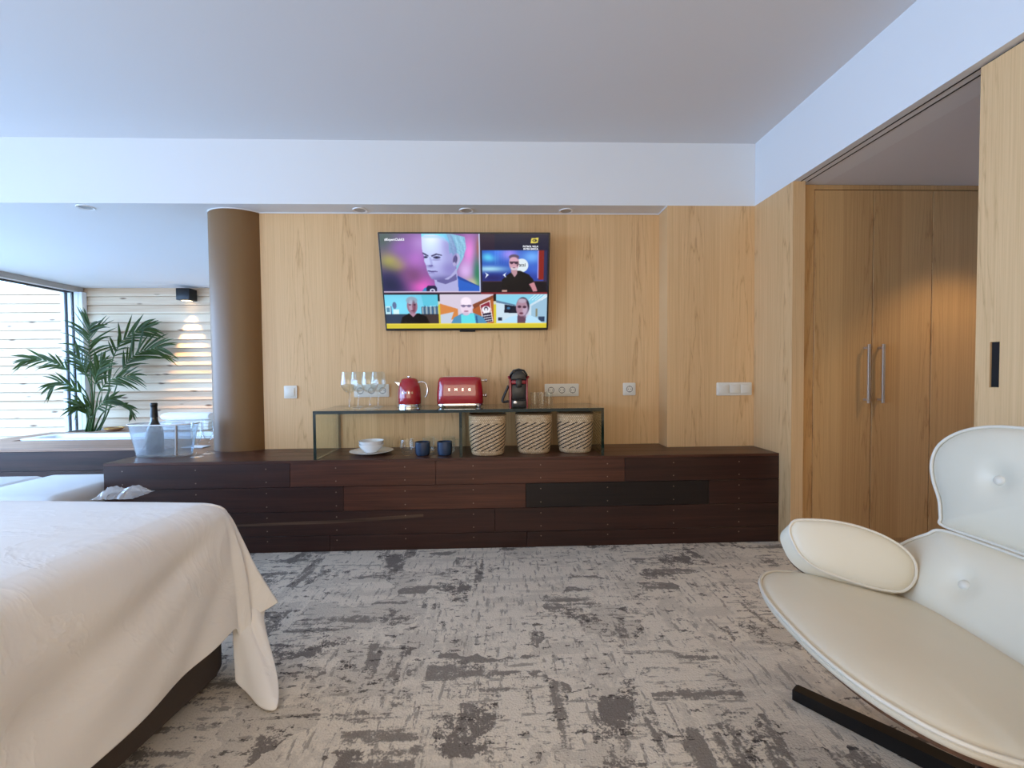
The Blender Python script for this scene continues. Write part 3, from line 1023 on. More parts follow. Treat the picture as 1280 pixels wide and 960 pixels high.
    Q(box_(2, 478, 38, 536), (190, 226, 236)); Q(box_(10, 490, 30, 520), (80, 130, 160)); Q(box_(36, 478, 42, 536), (60, 60, 120)); Q(ell(64, 474, 14, 24), (90, 110, 150)); Q(box_(52, 502, 92, 536), (206, 236, 240))
    Q(poly([(96, 600), (112, 556), (160, 530), (230, 530), (280, 552), (300, 600)]), (12, 8, 14)); Q(ell(185, 478, 36, 56, 0.1), (150, 110, 130)); Q(ell(184, 440, 38, 26, 0.2), (140, 160, 180)); Q(ell(178, 476, 16, 40, 0.5) * 0.5, (200, 190, 216)); Q(ell(196, 482, 12, 40, 0.5) * 0.5, (90, 30, 50))
    Q(ell(170, 470, 8, 4, 0.4), (50, 30, 50)); Q(ell(202, 470, 8, 4, 0.4), (50, 20, 40)); Q(ell(186, 512, 14, 4, 0.4), (100, 50, 70)); Q(poly([(160, 530), (214, 530), (188, 556)]), (170, 130, 150))
    # lower middle: bald man in a blue shirt, timber room, framed poster
    q2 = box_(376, 400, 746, 600)
    def Q2(mk, col):
        put(mk * q2, col)
    put(q2, (206, 196, 214)); Q2(poly([(376, 462), (500, 500), (500, 560), (376, 600)]), (206, 130, 70)); Q2(poly([(376, 540), (470, 520), (440, 600), (376, 600)]), (190, 200, 216)); Q2(poly([(600, 500), (746, 410), (746, 600), (610, 600)]), (170, 92, 50))
    Q2(poly([(600, 470), (746, 404), (746, 424), (610, 500)]), (126, 66, 44))
    Q2(poly([(650, 472), (722, 440), (742, 590), (672, 600)]), (236, 226, 230)); Q2(poly([(655, 476), (718, 448), (727, 520), (666, 530)]), (132, 36, 58)); Q2(ell(694, 506, 30, 26, 0.1), (232, 232, 240)); Q2(ell(694, 500, 14, 16, 0.1), (60, 40, 60)); Q2(ell(694, 506, 10, 12, 0.1), (220, 220, 230)); Q2(poly([(668, 534), (728, 524), (736, 588), (676, 596)]), (40, 30, 56))
    for k in range(3):
        Q2(poly([(672, 548 + k * 17), (730, 540 + k * 17), (731, 545 + k * 17), (673, 554 + k * 17)]), (216, 220, 230))
    Q2(poly([(450, 600), (470, 560), (530, 530), (610, 530), (670, 556), (700, 600)]), (78, 140, 180)); Q2(poly([(520, 540), (610, 530), (620, 600), (520, 600)]), (96, 214, 226)); Q2(poly([(620, 548), (630, 548), (636, 600), (624, 600)]), (40, 90, 140))
    Q2(ell(556, 484, 40, 60, 0.1), (226, 206, 226)); Q2(ell(556, 448, 36, 30, 0.3), (240, 226, 240)); Q2(box_(520, 474, 594, 479), (60, 50, 90)); Q2(ell(538, 480, 13, 9, 0.3) * 0.7, (90, 80, 120)); Q2(ell(576, 480, 13, 9, 0.3) * 0.7, (90, 80, 120)); Q2(ell(556, 516, 16, 4, 0.4), (150, 90, 120)); Q2(ell(552, 534, 24, 14, 0.3) * 0.6, (190, 170, 200))
    # lower right: woman in white, pale room with a screen
    q3 = box_(764, 400, 1118, 600)
    def Q3(mk, col):
        put(mk * q3, col)
    put(q3, (196, 216, 230)); Q3(poly([(764, 400), (1118, 400), (1000, 470), (900, 480), (764, 440)]), (130, 200, 226)); Q3(poly([(1010, 480), (1118, 420), (1118, 600), (1010, 600)]), (150, 186, 210)); Q3(poly([(764, 440), (900, 472), (900, 482), (764, 456)]), (90, 120, 150))
    for k in range(5):
        Q3(poly([(990 + k * 22, 440), (996 + k * 22, 440), (1040 + k * 24, 400), (1034 + k * 24, 400)]), (226, 240, 246))
    Q3(poly([(824, 470), (910, 484), (910, 530), (820, 528)]), (18, 22, 42)); Q3(ell(850, 496, 12, 9, 0.4), (60, 110, 150)); Q3(box_(776, 560, 806, 584), (30, 44, 70)); Q3(box_(1060, 556, 1104, 590), (40, 60, 90)); Q3(poly([(1040, 500), (1052, 500), (1052, 556), (1040, 556)]), (130, 130, 110))
    Q3(poly([(790, 600), (850, 560), (910, 545), (1000, 545), (1050, 566), (1090, 600)]), (176, 216, 240)); Q3(poly([(914, 530), (976, 530), (968, 600), (912, 600)]), (96, 64, 84))
    Q3(ell(950, 486, 46, 66, 0.08), (42, 34, 54)); Q3(ell(942, 492, 40, 62, 0.1), (166, 132, 150)); Q3(ell(970, 520, 22, 40, 0.6) * 0.6, (196, 180, 206)); Q3(ell(926, 486, 13, 9, 0.4), (70, 40, 60)); Q3(ell(962, 488, 13, 9, 0.4), (70, 40, 60)); Q3(ell(940, 532, 14, 6, 0.4), (90, 40, 60)); Q3(ell(946, 444, 30, 16, 0.6), (176, 160, 180))
    # station badge
    put(poly([(1004, 28), (1052, 24), (1046, 58), (998, 60)]), (226, 208, 90)); put(ell(1026, 42, 16, 9, 0.2), (60, 56, 40)); put(ell(1022, 42, 5, 4, 0.3), (226, 208, 90))
    for _ in range(2):
        pd = np.pad(img, ((1, 1), (1, 1), (0, 0)), 'edge')
        img = (4 * pd[1:-1, 1:-1] + pd[:-2, 1:-1] + pd[2:, 1:-1] + pd[1:-1, :-2] + pd[1:-1, 2:]) / 8
    return img


def build_tv():
    tl, tr, bl, br = at(472, 289.5, Y=2.635), at(688, 291, Y=2.635), at(482, 413.5, Y=2.795), at(685, 412.5, Y=2.795)
    x0, x1 = (tl.x + bl.x) / 2, (tr.x + br.x) / 2
    ztop, zbot = (tl.z + tr.z) / 2, (bl.z + br.z) / 2
    wv, dv = x1 - x0, math.hypot(ztop - zbot, 0.16)
    tilt = math.atan2(0.16, ztop - zbot)
    t = thing('television', ((x0 + x1) / 2, 2.795, zbot), 'wide flat screen tv tilted on the maple wall, showing a split screen talk show', 'television')
    Mx = Matrix.Rotation(tilt, 4, 'X')    # local: x across, z up the screen, -y towards the viewer

    def place(o):
        o.data.transform(Mx)
    hw = wv / 2
    b = BM(); prism(b, rrect(wv, dv, 0.006, 3, 0, dv / 2), 'y', 0.0, 0.03, bev=0.003); o = obj('tv_frame', b, M_black, t); place(o)
    b = BM(); box(b, -0.30, 0.30, 0.0301, 0.058, 0.08, 0.40, 0.008); o = obj('rear_housing', b, M_black, t); place(o)
    b = BM(); box(b, -0.05, 0.05, 0.004, 0.02, -0.010, -0.0002, 0.002); o = obj('sensor_bar', b, M_black, t); place(o)
    # wall bracket reaches back from the housing to the wall
    b = BM(); box(b, -0.14, 0.14, YW - 2.795 - 0.012, YW - 2.795 - 0.0006, 0.20, 0.42)
    for sx in (-0.1, 0.1):
        prism(b, [(YW - 2.795 - 0.012, 0.22), (YW - 2.795 - 0.012, 0.40), (-0.035, 0.36), (0.015, 0.25)], 'x', sx - 0.012, sx + 0.012)
    obj('wall_bracket', b, M_blackmetal, t)
    NX, NY = 440, 252
    img = tv_picture(NX, NY)
    lin_ = np.where(img / 255 <= 0.04045, img / 255 / 12.92, ((img / 255 + 0.055) / 1.055) ** 2.4)
    bz = 0.009
    xs = np.linspace(-hw + bz, hw - bz, NX)
    zs = np.linspace(dv - bz, 0.013, NY)
    gx, gz = np.meshgrid(xs, zs)
    co_ = np.stack([gx, np.full_like(gx, -0.0006), gz], -1).reshape(-1, 3)
    ii = np.arange(NX * NY).reshape(NY, NX)
    quads = np.stack([ii[1:, :-1], ii[1:, 1:], ii[:-1, 1:], ii[:-1, :-1]], -1).reshape(-1, 4)
    me = bpy.data.meshes.new('screen')
    me.from_pydata(co_.tolist(), [], quads.tolist())
    ca = me.color_attributes.new('picture', 'FLOAT_COLOR', 'POINT')
    rgba = np.ones((NX * NY, 4)); rgba[:, :3] = lin_.reshape(-1, 3)
    ca.data.foreach_set('color', rgba.ravel())
    k = NT('lit_screen')
    at_ = k.n('ShaderNodeVertexColor', layer_name='picture')
    e = k.n('ShaderNodeEmission'); e.inputs[1].default_value = 1.0
    gl = k.n('ShaderNodeBsdfGlossy'); gl.inputs[0].default_value = (0.03, 0.03, 0.03, 1); gl.inputs['Roughness'].default_value = 0.15
    ad = k.n('ShaderNodeAddShader')
    k.l(at_.outputs[0], e.inputs[0]); k.l(e.outputs[0], ad.inputs[0]); k.l(gl.outputs[0], ad.inputs[1]); k.l(ad.outputs[0], k.out.inputs[0])
    me.materials.append(k.m)
    so = bpy.data.objects.new('screen', me); COL.objects.link(so); so.parent = t; place(so)
    sx = (2 * hw - 2 * bz) / 1120
    sz = (dv - bz - 0.013) / 638
    mw, mk = emit('caption_white', (0.9, 0.92, 1, 1), 1.0), emit('caption_dark', (0.02, 0.02, 0.03, 1), 1.0)
    for txt, px, py, size, mm, al in (('#ExpertClubE3', 32, 44, 0.019, mw, 'LEFT'), ('FUTBOL VILLA', 1050, 86, 0.0145, mw, 'RIGHT'), ('INTER BARÇA', 1050, 102, 0.0145, mw, 'RIGHT'), ('Patsi', 905, 212, 0.030, mk, 'LEFT')):
        text_mesh('caption', txt, size, al, mm, so, Mx @ Matrix.Translation((-hw + bz + px * sx, -0.0012, dv - bz - py * sz)) @ Matrix.Rotation(PI / 2, 4, 'X'))
    return t


build_tv()

# ------------------------------------------------------------------ sockets and switches
def wall_plate(name, p0, p1, ywall, n, kind, label, cat):
    x0, x1, z1, z0 = p0.x, p1.x, p0.z, p1.z
    cx, cz = (x0 + x1) / 2, (z0 + z1) / 2
    h = 0.082; wd = 0.082 if n == 1 else 0.082 + (n - 1) * 0.0705
    t = thing(name, (cx, ywall - 0.0004, cz - h / 2), label, cat)
    b = BM(); prism(b, rrect(wd, h, 0.006, 3, 0, h / 2), 'y', -0.010, 0.0, bev=0.002); obj('cover_plate', b, M_plastic, t, 40)
    for i in range(n):
        ox = (i - (n - 1) / 2) * 0.0705
        if kind == 'socket':
            b = BM(); box(b, ox - 0.0275, ox + 0.0275, -0.0118, -0.0101, h / 2 - 0.0275, h / 2 + 0.0275, 0.001, 1)
            o = obj('socket_insert', b, M_plastic, t)
            b = BM()
            ring = [[(ox + r * math.cos(2 * PI * k / 28), y, h / 2 + r * math.sin(2 * PI * k / 28)) for k in range(28)] for r, y in ((0.0205, -0.0121), (0.019, -0.0125), (0.0175, -0.0121))]
            loft(b, ring, False, False)
            for sx in (-0.0095, 0.0095):
                prism(b, [(ox + sx + 0.003 * math.cos(a * PI / 4), h / 2 + 0.003 * math.sin(a * PI / 4)) for a in range(8)], 'y', -0.0126, -0.0119)
            box(b, ox - 0.003, ox + 0.003, -0.0128, -0.0119, h / 2 + 0.0155, h / 2 + 0.0205)
            box(b, ox - 0.003, ox + 0.003, -0.0128, -0.0119, h / 2 - 0.0205, h / 2 - 0.0155)
            obj('socket_hole', b, M_plastic_d, o, 40)
        else:
            b = BM(); box(b, ox - 0.0335 * (1 if n > 1 else 0.8), ox + 0.0335 * (1 if n > 1 else 0.8), -0.0155, -0.0101, h / 2 - 0.0275, h / 2 + 0.0275, 0.0025, 2)
            obj('rocker', b, M_plastic, t, 40)
    return t


wall_plate('light_switch', at(355, 482.5, Y=YW), at(373, 497.5, Y=YW), YW, 1, 'switch', 'single white light switch on the maple wall near the round column', 'light switch')
wall_plate('wall_socket', at(443, 480.5, Y=YW), at(487, 496, Y=YW), YW, 3, 'socket', 'white triple wall socket behind the wine glasses', 'wall socket')
wall_plate('wall_socket', at(681, 480, Y=YW), at(723, 495, Y=YW), YW, 3, 'socket', 'white triple wall socket above the third woven basket', 'wall socket')
wall_plate('wall_socket', at(778, 478.5, Y=YW), at(794.5, 494, Y=YW), YW, 1, 'socket', 'single white wall socket beyond the glass shelf end', 'wall socket')
wall_plate('light_switch', at(894.5, 478, Y=YP), at(939.5, 494, Y=YP), YP, 3, 'switch', 'white triple light switch on the projecting maple panel', 'light switch')

# ------------------------------------------------------------------ kettle, toaster, coffee machine
def letters(parent, txt, size, loc, mat, name='emblem', xform=None):
    return text_mesh(name, txt, size, 'CENTER', mat, parent, Matrix.Translation(loc) @ Matrix.Rotation(PI / 2, 4, 'X'), 0.0008, 0.0006)


def kettle():
    p = at(511, 509, Z=Z1)
    t = thing('kettle', (p.x, 2.665, Z1), 'rounded red electric kettle with chrome base on the glass shelf', 'kettle')
    b = BM(); lathe(b, [(0.072, 0.0), (0.075, 0.002), (0.075, 0.007), (0.070, 0.010)], seg=48, cap=True); obj('power_base', b, M_chrome, t, 40)
    b = BM(); lathe(b, [(0.069, 0.0105), (0.071, 0.012), (0.071, 0.018), (0.069, 0.0195)], seg=48, cap=True); obj('chrome_ring', b, M_chrome, t, 40)
    b = BM(); lathe(b, [(0.068, 0.020), (0.070, 0.024), (0.0705, 0.06), (0.069, 0.095), (0.065, 0.125), (0.059, 0.145), (0.054, 0.152), (0.053, 0.154)], seg=56, cap=True); obj('kettle_body', b, M_red, t, 50)
    b = BM(); lathe(b, [(0.053, 0.1545), (0.051, 0.162), (0.044, 0.171), (0.030, 0.176), (0.010, 0.178), (0.0, 0.178)], seg=48); lid = obj('kettle_lid', b, M_red, t, 50)
    b = BM(); lathe(b, [(0.009, 0.1785), (0.011, 0.182), (0.010, 0.187), (0.005, 0.189), (0, 0.189)], seg=20); obj('lid_knob', b, M_chrome, lid, 50)
    b = BM(); prism(b, [(-0.052, 0.118), (-0.088, 0.152), (-0.086, 0.156), (-0.050, 0.150)], 'y', -0.02, 0.02, bev=0.004); obj('spout', b, M_chrome, t)
    pts = crom([(0.052, 0, 0.148), (0.078, 0, 0.152), (0.100, 0, 0.140), (0.110, 0, 0.108), (0.106, 0, 0.076), (0.094, 0, 0.058)], 6)
    b = BM(); tube(b, pts, 0.0085, 10, flat=0.7); obj('kettle_handle', b, M_chrome, t, 60)
    for i, ch in enumerate('SMEG'):
        a = math.radians(-90 + (i - 1.5) * 15)
        r = 0.0705
        o = letters(t, ch, 0.015, (0, 0, 0), M_chrome, 'emblem')
        o.matrix_local = Matrix.Translation((r * math.cos(a), r * math.sin(a), 0.084)) @ Matrix.Rotation(a + PI / 2, 4, 'Z') @ Matrix.Rotation(PI / 2, 4, 'X')
    return t


kettle()


def toaster():
    p = at(575, 509, Z=Z1)
    t = thing('toaster', (p.x - 0.002, 2.66, Z1), 'glossy red retro toaster with chrome base and side knobs', 'toaster')
    hw, d = 0.140, 0.078
    b = BM(); prism(b, rrect(2 * hw, 2 * d, 0.05, 8), 'z', 0.009, 0.021, bev=0.003); obj('chrome_base', b, M_chrome, t, 40)
    for sx in (-1, 1):
        for sy in (-1, 1):
            b = BM(); lathe(b, [(0.012, 0), (0.014, 0.003), (0.012, 0.0088)], (sx * 0.11, sy * 0.05, 0), 16, cap=True); obj('foot', b, M_chrome, t, 40)
    b = BM()
    rings = []
    for z, s, dd in ((0.0215, 0.975, 0.97), (0.028, 1.0, 1.0), (0.08, 0.995, 0.99), (0.125, 0.965, 0.95), (0.150, 0.945, 0.92), (0.165, 0.925, 0.88), (0.174, 0.895, 0.80), (0.179, 0.845, 0.70), (0.181, 0.78, 0.58)):
        rings.append([(x, y, z) for x, y in rrect(2 * hw * s, 2 * d * dd, 0.05 * dd, 8)])
    loft(b, rings); obj('toaster_body', b, M_red, t, 45)
    b = BM(); box(b, -0.095, 0.095, -0.030, -0.008, 0.1812, 0.1835, 0.001); box(b, -0.095, 0.095, 0.008, 0.030, 0.1812, 0.1835, 0.001); obj('bread_slot', b, M_chrome, t)
    b = BM(); tube(b, [(hw * 0.93, 0, 0.158), (hw + 0.012, 0, 0.158)], 0.004, 8); lathe(b, [(0, -0.009), (0.006, -0.007), (0.009, 0), (0.006, 0.007), (0, 0.009)], (hw + 0.017, 0, 0.158), 14); obj('lever_knob', b, M_chrome, t, 60)
    b = BM(); tube(b, [(hw * 0.98, 0, 0.066), (hw + 0.010, 0, 0.066)], 0.006, 8); lathe(b, [(0, -0.011), (0.008, -0.008), (0.011, 0), (0.008, 0.008), (0, 0.011)], (hw + 0.013, 0, 0.066), 14); obj('browning_knob', b, M_chrome, t, 60)
    for i, ch in enumerate('SMEG'):
        letters(t, ch, 0.021, ((i - 1.5) * 0.040, -d * 0.99 + 0.0004, 0.098), M_chrome)
    return t


toaster()


def coffee_machine():
    t = thing('coffee_machine', (at(649.5, 511, Z=Z1).x, 2.505, Z1), 'crimson and black capsule coffee machine at the shelf middle', 'coffee machine')
    hw = 0.054
    side = [(0.0, 0.0), (0.215, 0.0), (0.22, 0.04), (0.215, 0.15), (0.19, 0.175), (0.02, 0.175), (0.0, 0.165), (-0.004, 0.15)]
    for s in (-1, 1):
        b = BM()
        prism(b, side, 'x', s * hw - (0 if s < 0 else 0.012), s * hw + (0.012 if s < 0 else 0), bev=0.003)
        obj('side_panel', b, M_redp, t, 40)
    b = BM(); box(b, -hw + 0.0121, hw - 0.0121, 0.004, 0.21, 0.045, 0.135, 0.004); obj('front_panel', b, M_black, t, 40)
    b = BM(); box(b, -hw + 0.0121, hw - 0.0121, -0.006, 0.20, 0.1355, 0.160, 0.006); obj('red_collar', b, M_redp, t, 40)
    b = BM(); box(b, -hw + 0.0121, hw - 0.0121, -0.020, 0.20, 0.001, 0.0445, 0.005)
    for k in range(6):
        box(b, -0.034 + k * 0.0125, -0.028 + k * 0.0125, -0.016, 0.06, 0.0446, 0.0465)
    obj('drip_tray', b, M_black, t, 40)
    arc = [(0.045 * math.cos(a * PI / 14), 0.1605 + 0.056 * math.sin(a * PI / 14)) for a in range(15)]
    b = BM(); prism(b, arc, 'y', -0.012, 0.16, bev=0.006); head = obj('brew_head', b, M_black, t, 40)
    b = BM(); box(b, -0.018, 0.018, -0.026, -0.0122, 0.118, 0.168, 0.006); obj('coffee_spout', b, M_black, head, 40)
    b = BM(); tube(b, [(-0.046, 0.04, 0.176), (-0.0465, 0.0, 0.19), (-0.03, -0.006, 0.214), (0.0, -0.006, 0.2215), (0.03, -0.006, 0.214), (0.0465, 0.0, 0.19), (0.046, 0.04, 0.176)], 0.006, 8); obj('lever', b, M_black, head, 60)
    for s in (-1, 1):
        b = BM(); lathe(b, [(0, -0.008), (0.006, -0.006), (0.0085, 0), (0.006, 0.006), (0, 0.008)], (s * 0.056, 0.02, 0.176), 14); obj('hinge_knob', b, M_redp, head, 60)
    b = BM(); tube(b, crom([(-0.056, 0.12, 0.125), (-0.078, 0.12, 0.075), (-0.092, 0.12, 0.040), (-0.086, 0.12, 0.026), (-0.056, 0.12, 0.030)], 5), 0.0075, 8); obj('tank_handle', b, M_black, t, 60)
    b = BM(); box(b, -0.05, 0.05, 0.2205, 0.262, 0.001, 0.16, 0.012); obj('water_tank', b, M_black, t, 40)
    b = BM(); lathe(b, [(0.010, 0), (0.010, 0.003), (0.007, 0.004)], (0, 0, 0), 20, cap=True)
    bmesh.ops.rotate(b, verts=b.verts, cent=(0, 0, 0), matrix=Matrix.Rotation(PI / 2, 3, 'X'))
    bmesh.ops.translate(b, verts=b.verts, vec=(-0.022, -0.0205, 0.032)); obj('power_button', b, M_chrome, t, 40)
    return t


coffee_machine()

# ------------------------------------------------------------------ glassware on the shelf
def wine_glass(loc, label, group):
    t = thing('wine_glass', loc, label, 'wine glass', group)
    b = BM(); lathe(b, [(0.0, 0.004), (0.020, 0.003), (0.036, 0.0), (0.037, 0.001), (0.018, 0.006), (0.006, 0.010), (0.0042, 0.02), (0.0038, 0.085), (0.006, 0.092)], seg=36); obj('glass_foot', b, M_glass, t, 60)
    b = BM(); lathe(b, [(0.006, 0.0922), (0.018, 0.096), (0.034, 0.108), (0.045, 0.128), (0.0475, 0.145), (0.045, 0.175), (0.039, 0.215), (0.0385, 0.215), (0.044, 0.175), (0.0463, 0.145), (0.0435, 0.129), (0.033, 0.1095), (0.0, 0.095)], seg=40); obj('glass_bowl', b, M_glass, t, 60)
    return t


wg = wine_glass((at(438.5, 511, Y=2.58).x, 2.56, Z1), 'stemmed wine glass closest to the left end of the shelf', 'wine glasses')
dup(wg, (at(448, 505, Y=2.7).x, 2.70, Z1), 'stemmed wine glass behind the end glass, seen through its bowl')
dup(wg, (at(464, 511, Y=2.58).x, 2.56, Z1), 'stemmed wine glass in front, on the kettle side of the group')
dup(wg, (at(473, 505, Y=2.7).x, 2.70, Z1), 'stemmed wine glass at the back, nearest the kettle')


def tumbler(loc, label, group, r=0.0235, h=0.085, name='tumbler'):
    b = BM(); lathe(b, [(0, 0.0), (r * 0.95, 0.0), (r, 0.004), (r * 1.02, h), (r * 0.95, h), (r * 0.9, 0.012), (0, 0.010)], seg=32)
    o = obj(name, b, M_glass, None, 50)
    o.location = loc
    return tag(o, label, 'glass', group)


tumbler((at(668.5, 507, Y=2.57).x, 2.575, Z1), 'small clear tumbler touching distance from the coffee machine', 'shelf tumblers')
tumbler((at(678.5, 507, Y=2.57).x, 2.59, Z1), 'small clear tumbler in the middle of the row of three', 'shelf tumblers')
tumbler((at(686.5, 505, Y=2.65).x, 2.66, Z1), 'small clear tumbler under the triple socket', 'shelf tumblers')

# ------------------------------------------------------------------ things under the shelf
def basket(name, px, y, label, rz=0.0):
    wt, wb, h = 0.213, 0.186, 0.232
    rings = []
    n = 22
    for i in range(n + 1):
        v = i / n
        s = wb + (wt - wb) * min(1, v * 1.15) + 0.010 * math.sin(PI * v)
        if v < 0.08:
            s -= 0.016 * (1 - v / 0.08) ** 2
        rad = s * 0.30
        wob = 0.0015 * math.sin(v * 40)
        ol = rrect(s + wob, s + wob, rad, 9)
        ol.append(ol[0])
        cum = [0.0]
        for p0, p1 in zip(ol, ol[1:]):
            cum.append(cum[-1] + math.hypot(p1[0] - p0[0], p1[1] - p0[1]))
        rg, j = [], 0
        for k in range(72):
            d = cum[-1] * k / 72
            while cum[j + 1] < d:
                j += 1
            q = (d - cum[j]) / max(1e-9, cum[j + 1] - cum[j])
            rg.append((ol[j][0] + (ol[j + 1][0] - ol[j][0]) * q, ol[j][1] + (ol[j + 1][1] - ol[j][1]) * q, v * h))
        rings.append(rg)
    t = thing(name, (at(px, 570, Y=y).x, y, Z0), label, 'basket', 'woven baskets under the shelf', rz)
    b = BM(); loft(b, rings, True, False, uv=True)
    obj('basket_wall', b, M_basket, t, 50)
    b = BM()
    ri = [[(x * 0.96, yy * 0.96, h - 0.001 - k * (h - 0.012)) for x, yy in rrect(wt - k * (wt - wb), wt - k * (wt - wb), 0.06, 9)] for k in (0, 1)]
    loft(b, ri, False, True); obj('lining', b, M_basket_in, t, 50)
    b = BM(); tube(b, [(x * 0.985, yy * 0.985, h) for x, yy in rrect(wt, wt, 0.064, 9)], 0.005, 8, True); obj('rolled_rim', b, M_basket_in, t, 60)
    return t


bk = basket('woven_basket', 610, 2.565, 'square woven basket with black diagonal stripes, next to the glass divider')
dup(bk, (at(667.5, 570, Y=2.60).x, 2.605, Z0), 'square woven basket with black diagonal stripes, in the middle of the three', -0.08)
dup(bk, (at(719, 570, Y=2.60).x, 2.61, Z0), 'square woven basket with black diagonal stripes, against the shelf end panel', -0.16)

b = BM(); lathe(b, [(0, 0.0), (0.07, 0.0), (0.085, 0.004), (0.122, 0.016), (0.126, 0.0185), (0.121, 0.0195), (0.083, 0.0085), (0, 0.006)], seg=56)
pl = obj('plate', b, M_porc, None, 50); pl.location = (at(465, 565, Y=2.62).x, 2.615, Z0)
tag(pl, 'large white porcelain plate under the two bowls', 'plate')


def bowl(loc, label, name='bowl'):
    b = BM(); lathe(b, [(0, 0.0), (0.034, 0.0), (0.036, 0.005), (0.055, 0.018), (0.068, 0.036), (0.0725, 0.050), (0.070, 0.050), (0.065, 0.037), (0.052, 0.021), (0.033, 0.010), (0, 0.008)], seg=48)
    o = obj(name, b, M_porc, None, 50); o.location = loc
    return tag(o, label, 'bowl', 'stacked white bowls')


px_ = pl.location
bowl((px_.x - 0.002, px_.y, Z0 + 0.0088), 'lower white porcelain bowl standing on the plate')
bowl((px_.x - 0.002, px_.y, Z0 + 0.0088 + 0.019), 'upper white porcelain bowl nested in the other bowl')


def cup(loc, label, mat, name, group, r=0.044, h=0.078, handle=True, rz=0.5):
    t = thing(name, loc, label, 'cup', group, rz)
    b = BM(); lathe(b, [(0, 0.0), (r * 0.82, 0.0), (r * 0.9, 0.004), (r * 0.97, 0.018), (r, 0.045), (r * 1.0, h), (r * 0.93, h), (r * 0.92, 0.045), (r * 0.86, 0.016), (0, 0.008)], seg=40)
    obj('cup_body', b, mat, t, 50)
    if handle:
        b = BM(); tube(b, crom([(r * 0.96, 0, h * 0.80), (r * 1.45, 0, h * 0.82), (r * 1.72, 0, h * 0.55), (r * 1.45, 0, h * 0.25), (r * 0.96, 0, h * 0.22)], 5), 0.0045, 8); obj('cup_handle', b, mat, t, 60)
    return t


cup((at(527, 571, Z=Z0).x - 0.003, 2.535, Z0), 'navy blue cup closest to the white plate', M_blue, 'blue_cup', 'navy cups', handle=False)
cup((at(555, 571, Z=Z0).x - 0.003, 2.535, Z0), 'navy blue cup closest to the glass divider', M_blue, 'blue_cup', 'navy cups', handle=False)
cup((at(536, 562, Y=2.64).x, 2.635, Z0), 'clear glass mug with handle peeking out behind the navy cup by the tumbler', M_glass, 'glass_mug', 'clear mugs', r=0.038, h=0.09, rz=0.1)
cup((at(561, 562, Y=2.64).x, 2.635, Z0), 'clear glass mug with handle behind the navy cup by the divider', M_glass, 'glass_mug', 'clear mugs', r=0.038, h=0.09, rz=0.1)
b = BM(); lathe(b, [(0, 0.0), (0.022, 0.0), (0.030, 0.008), (0.039, 0.034), (0.041, 0.055), (0.037, 0.095), (0.0355, 0.095), (0.033, 0.06), (0.030, 0.036), (0.016, 0.022), (0, 0.021)], seg=40)
o = obj('double_wall_glass', b, M_glass, None, 50); o.location = (at(507, 571, Z=Z0).x, 2.53, Z0); tag(o, 'clear rounded double walled glass between the plate and a navy cup', 'glass')

# ------------------------------------------------------------------ champagne end of the bench
def oval(hx, hy, z, n=48, cx=0, cy=0, p=2.6):
    out = []
    for k in range(n):
        a = 2 * PI * k / n
        c, s = math.cos(a), math.sin(a)
        out.append((cx + hx * math.copysign(abs(c) ** (2 / p), c), cy + hy * math.copysign(abs(s) ** (2 / p), s), z))
    return out


BKX, BKY = -1.985, 2.650
t = thing('ice_bucket', (BKX, BKY, Z0), 'wide oval translucent acrylic ice bucket with a bottle inside', 'ice bucket')
b = BM()
loft(b, [oval(0.148, 0.062, 0.0), oval(0.152, 0.066, 0.01), oval(0.185, 0.092, 0.185), oval(0.190, 0.096, 0.190), oval(0.183, 0.090, 0.188), oval(0.150, 0.064, 0.014)], True, True)
obj('bucket_wall', b, M_acrylic, t, 50)
b = BM(); tube(b, oval(0.1875, 0.0945, 0.190), 0.0035, 8, True); obj('bucket_rim', b, M_porc, t, 60)
b = BM()
for s in (1,):
    pts = [(0.108, -0.0585, 0.012), (0.116, -0.066, 0.07), (0.124, -0.075, 0.13), (0.131, -0.083, 0.187)]
    tube(b, crom(pts, 4), 0.006, 8)
obj('moulded_rib', b, M_alu, t, 60)

t = thing('champagne_bottle', (at(194, 560, Y=BKY).x, BKY, Z0 + 0.0155), 'dark green champagne bottle standing in the ice bucket', 'bottle')
b = BM(); lathe(b, [(0, 0.008), (0.040, 0.0), (0.043, 0.006), (0.043, 0.115), (0.040, 0.138), (0.029, 0.165), (0.0195, 0.190), (0.0175, 0.212)], seg=36, cap=False); obj('bottle_body', b, M_bottle, t, 50)
b = BM(); lathe(b, [(0.0195, 0.2125), (0.0182, 0.24), (0.0160, 0.274), (0.0162, 0.277), (0.0180, 0.279), (0.0184, 0.294), (0.015, 0.299), (0, 0.300)], seg=32); obj('foil_cap', b, M_foil, t, 50)


def flute(loc, label):
    t = thing('champagne_flute', loc, label, 'champagne flute', 'champagne flutes')
    b = BM(); lathe(b, [(0.0, 0.004), (0.018, 0.003), (0.032, 0.0), (0.033, 0.001), (0.016, 0.006), (0.005, 0.012), (0.004, 0.03), (0.0045, 0.068), (0.008, 0.078)], seg=32); obj('flute_foot', b, M_glass, t, 60)
    b = BM(); lathe(b, [(0.008, 0.0782), (0.018, 0.092), (0.026, 0.115), (0.0285, 0.145), (0.027, 0.205), (0.0262, 0.205), (0.0275, 0.145), (0.0248, 0.117), (0.016, 0.096), (0, 0.084)], seg=36); obj('flute_bowl', b, M_glass, t, 60)
    return t


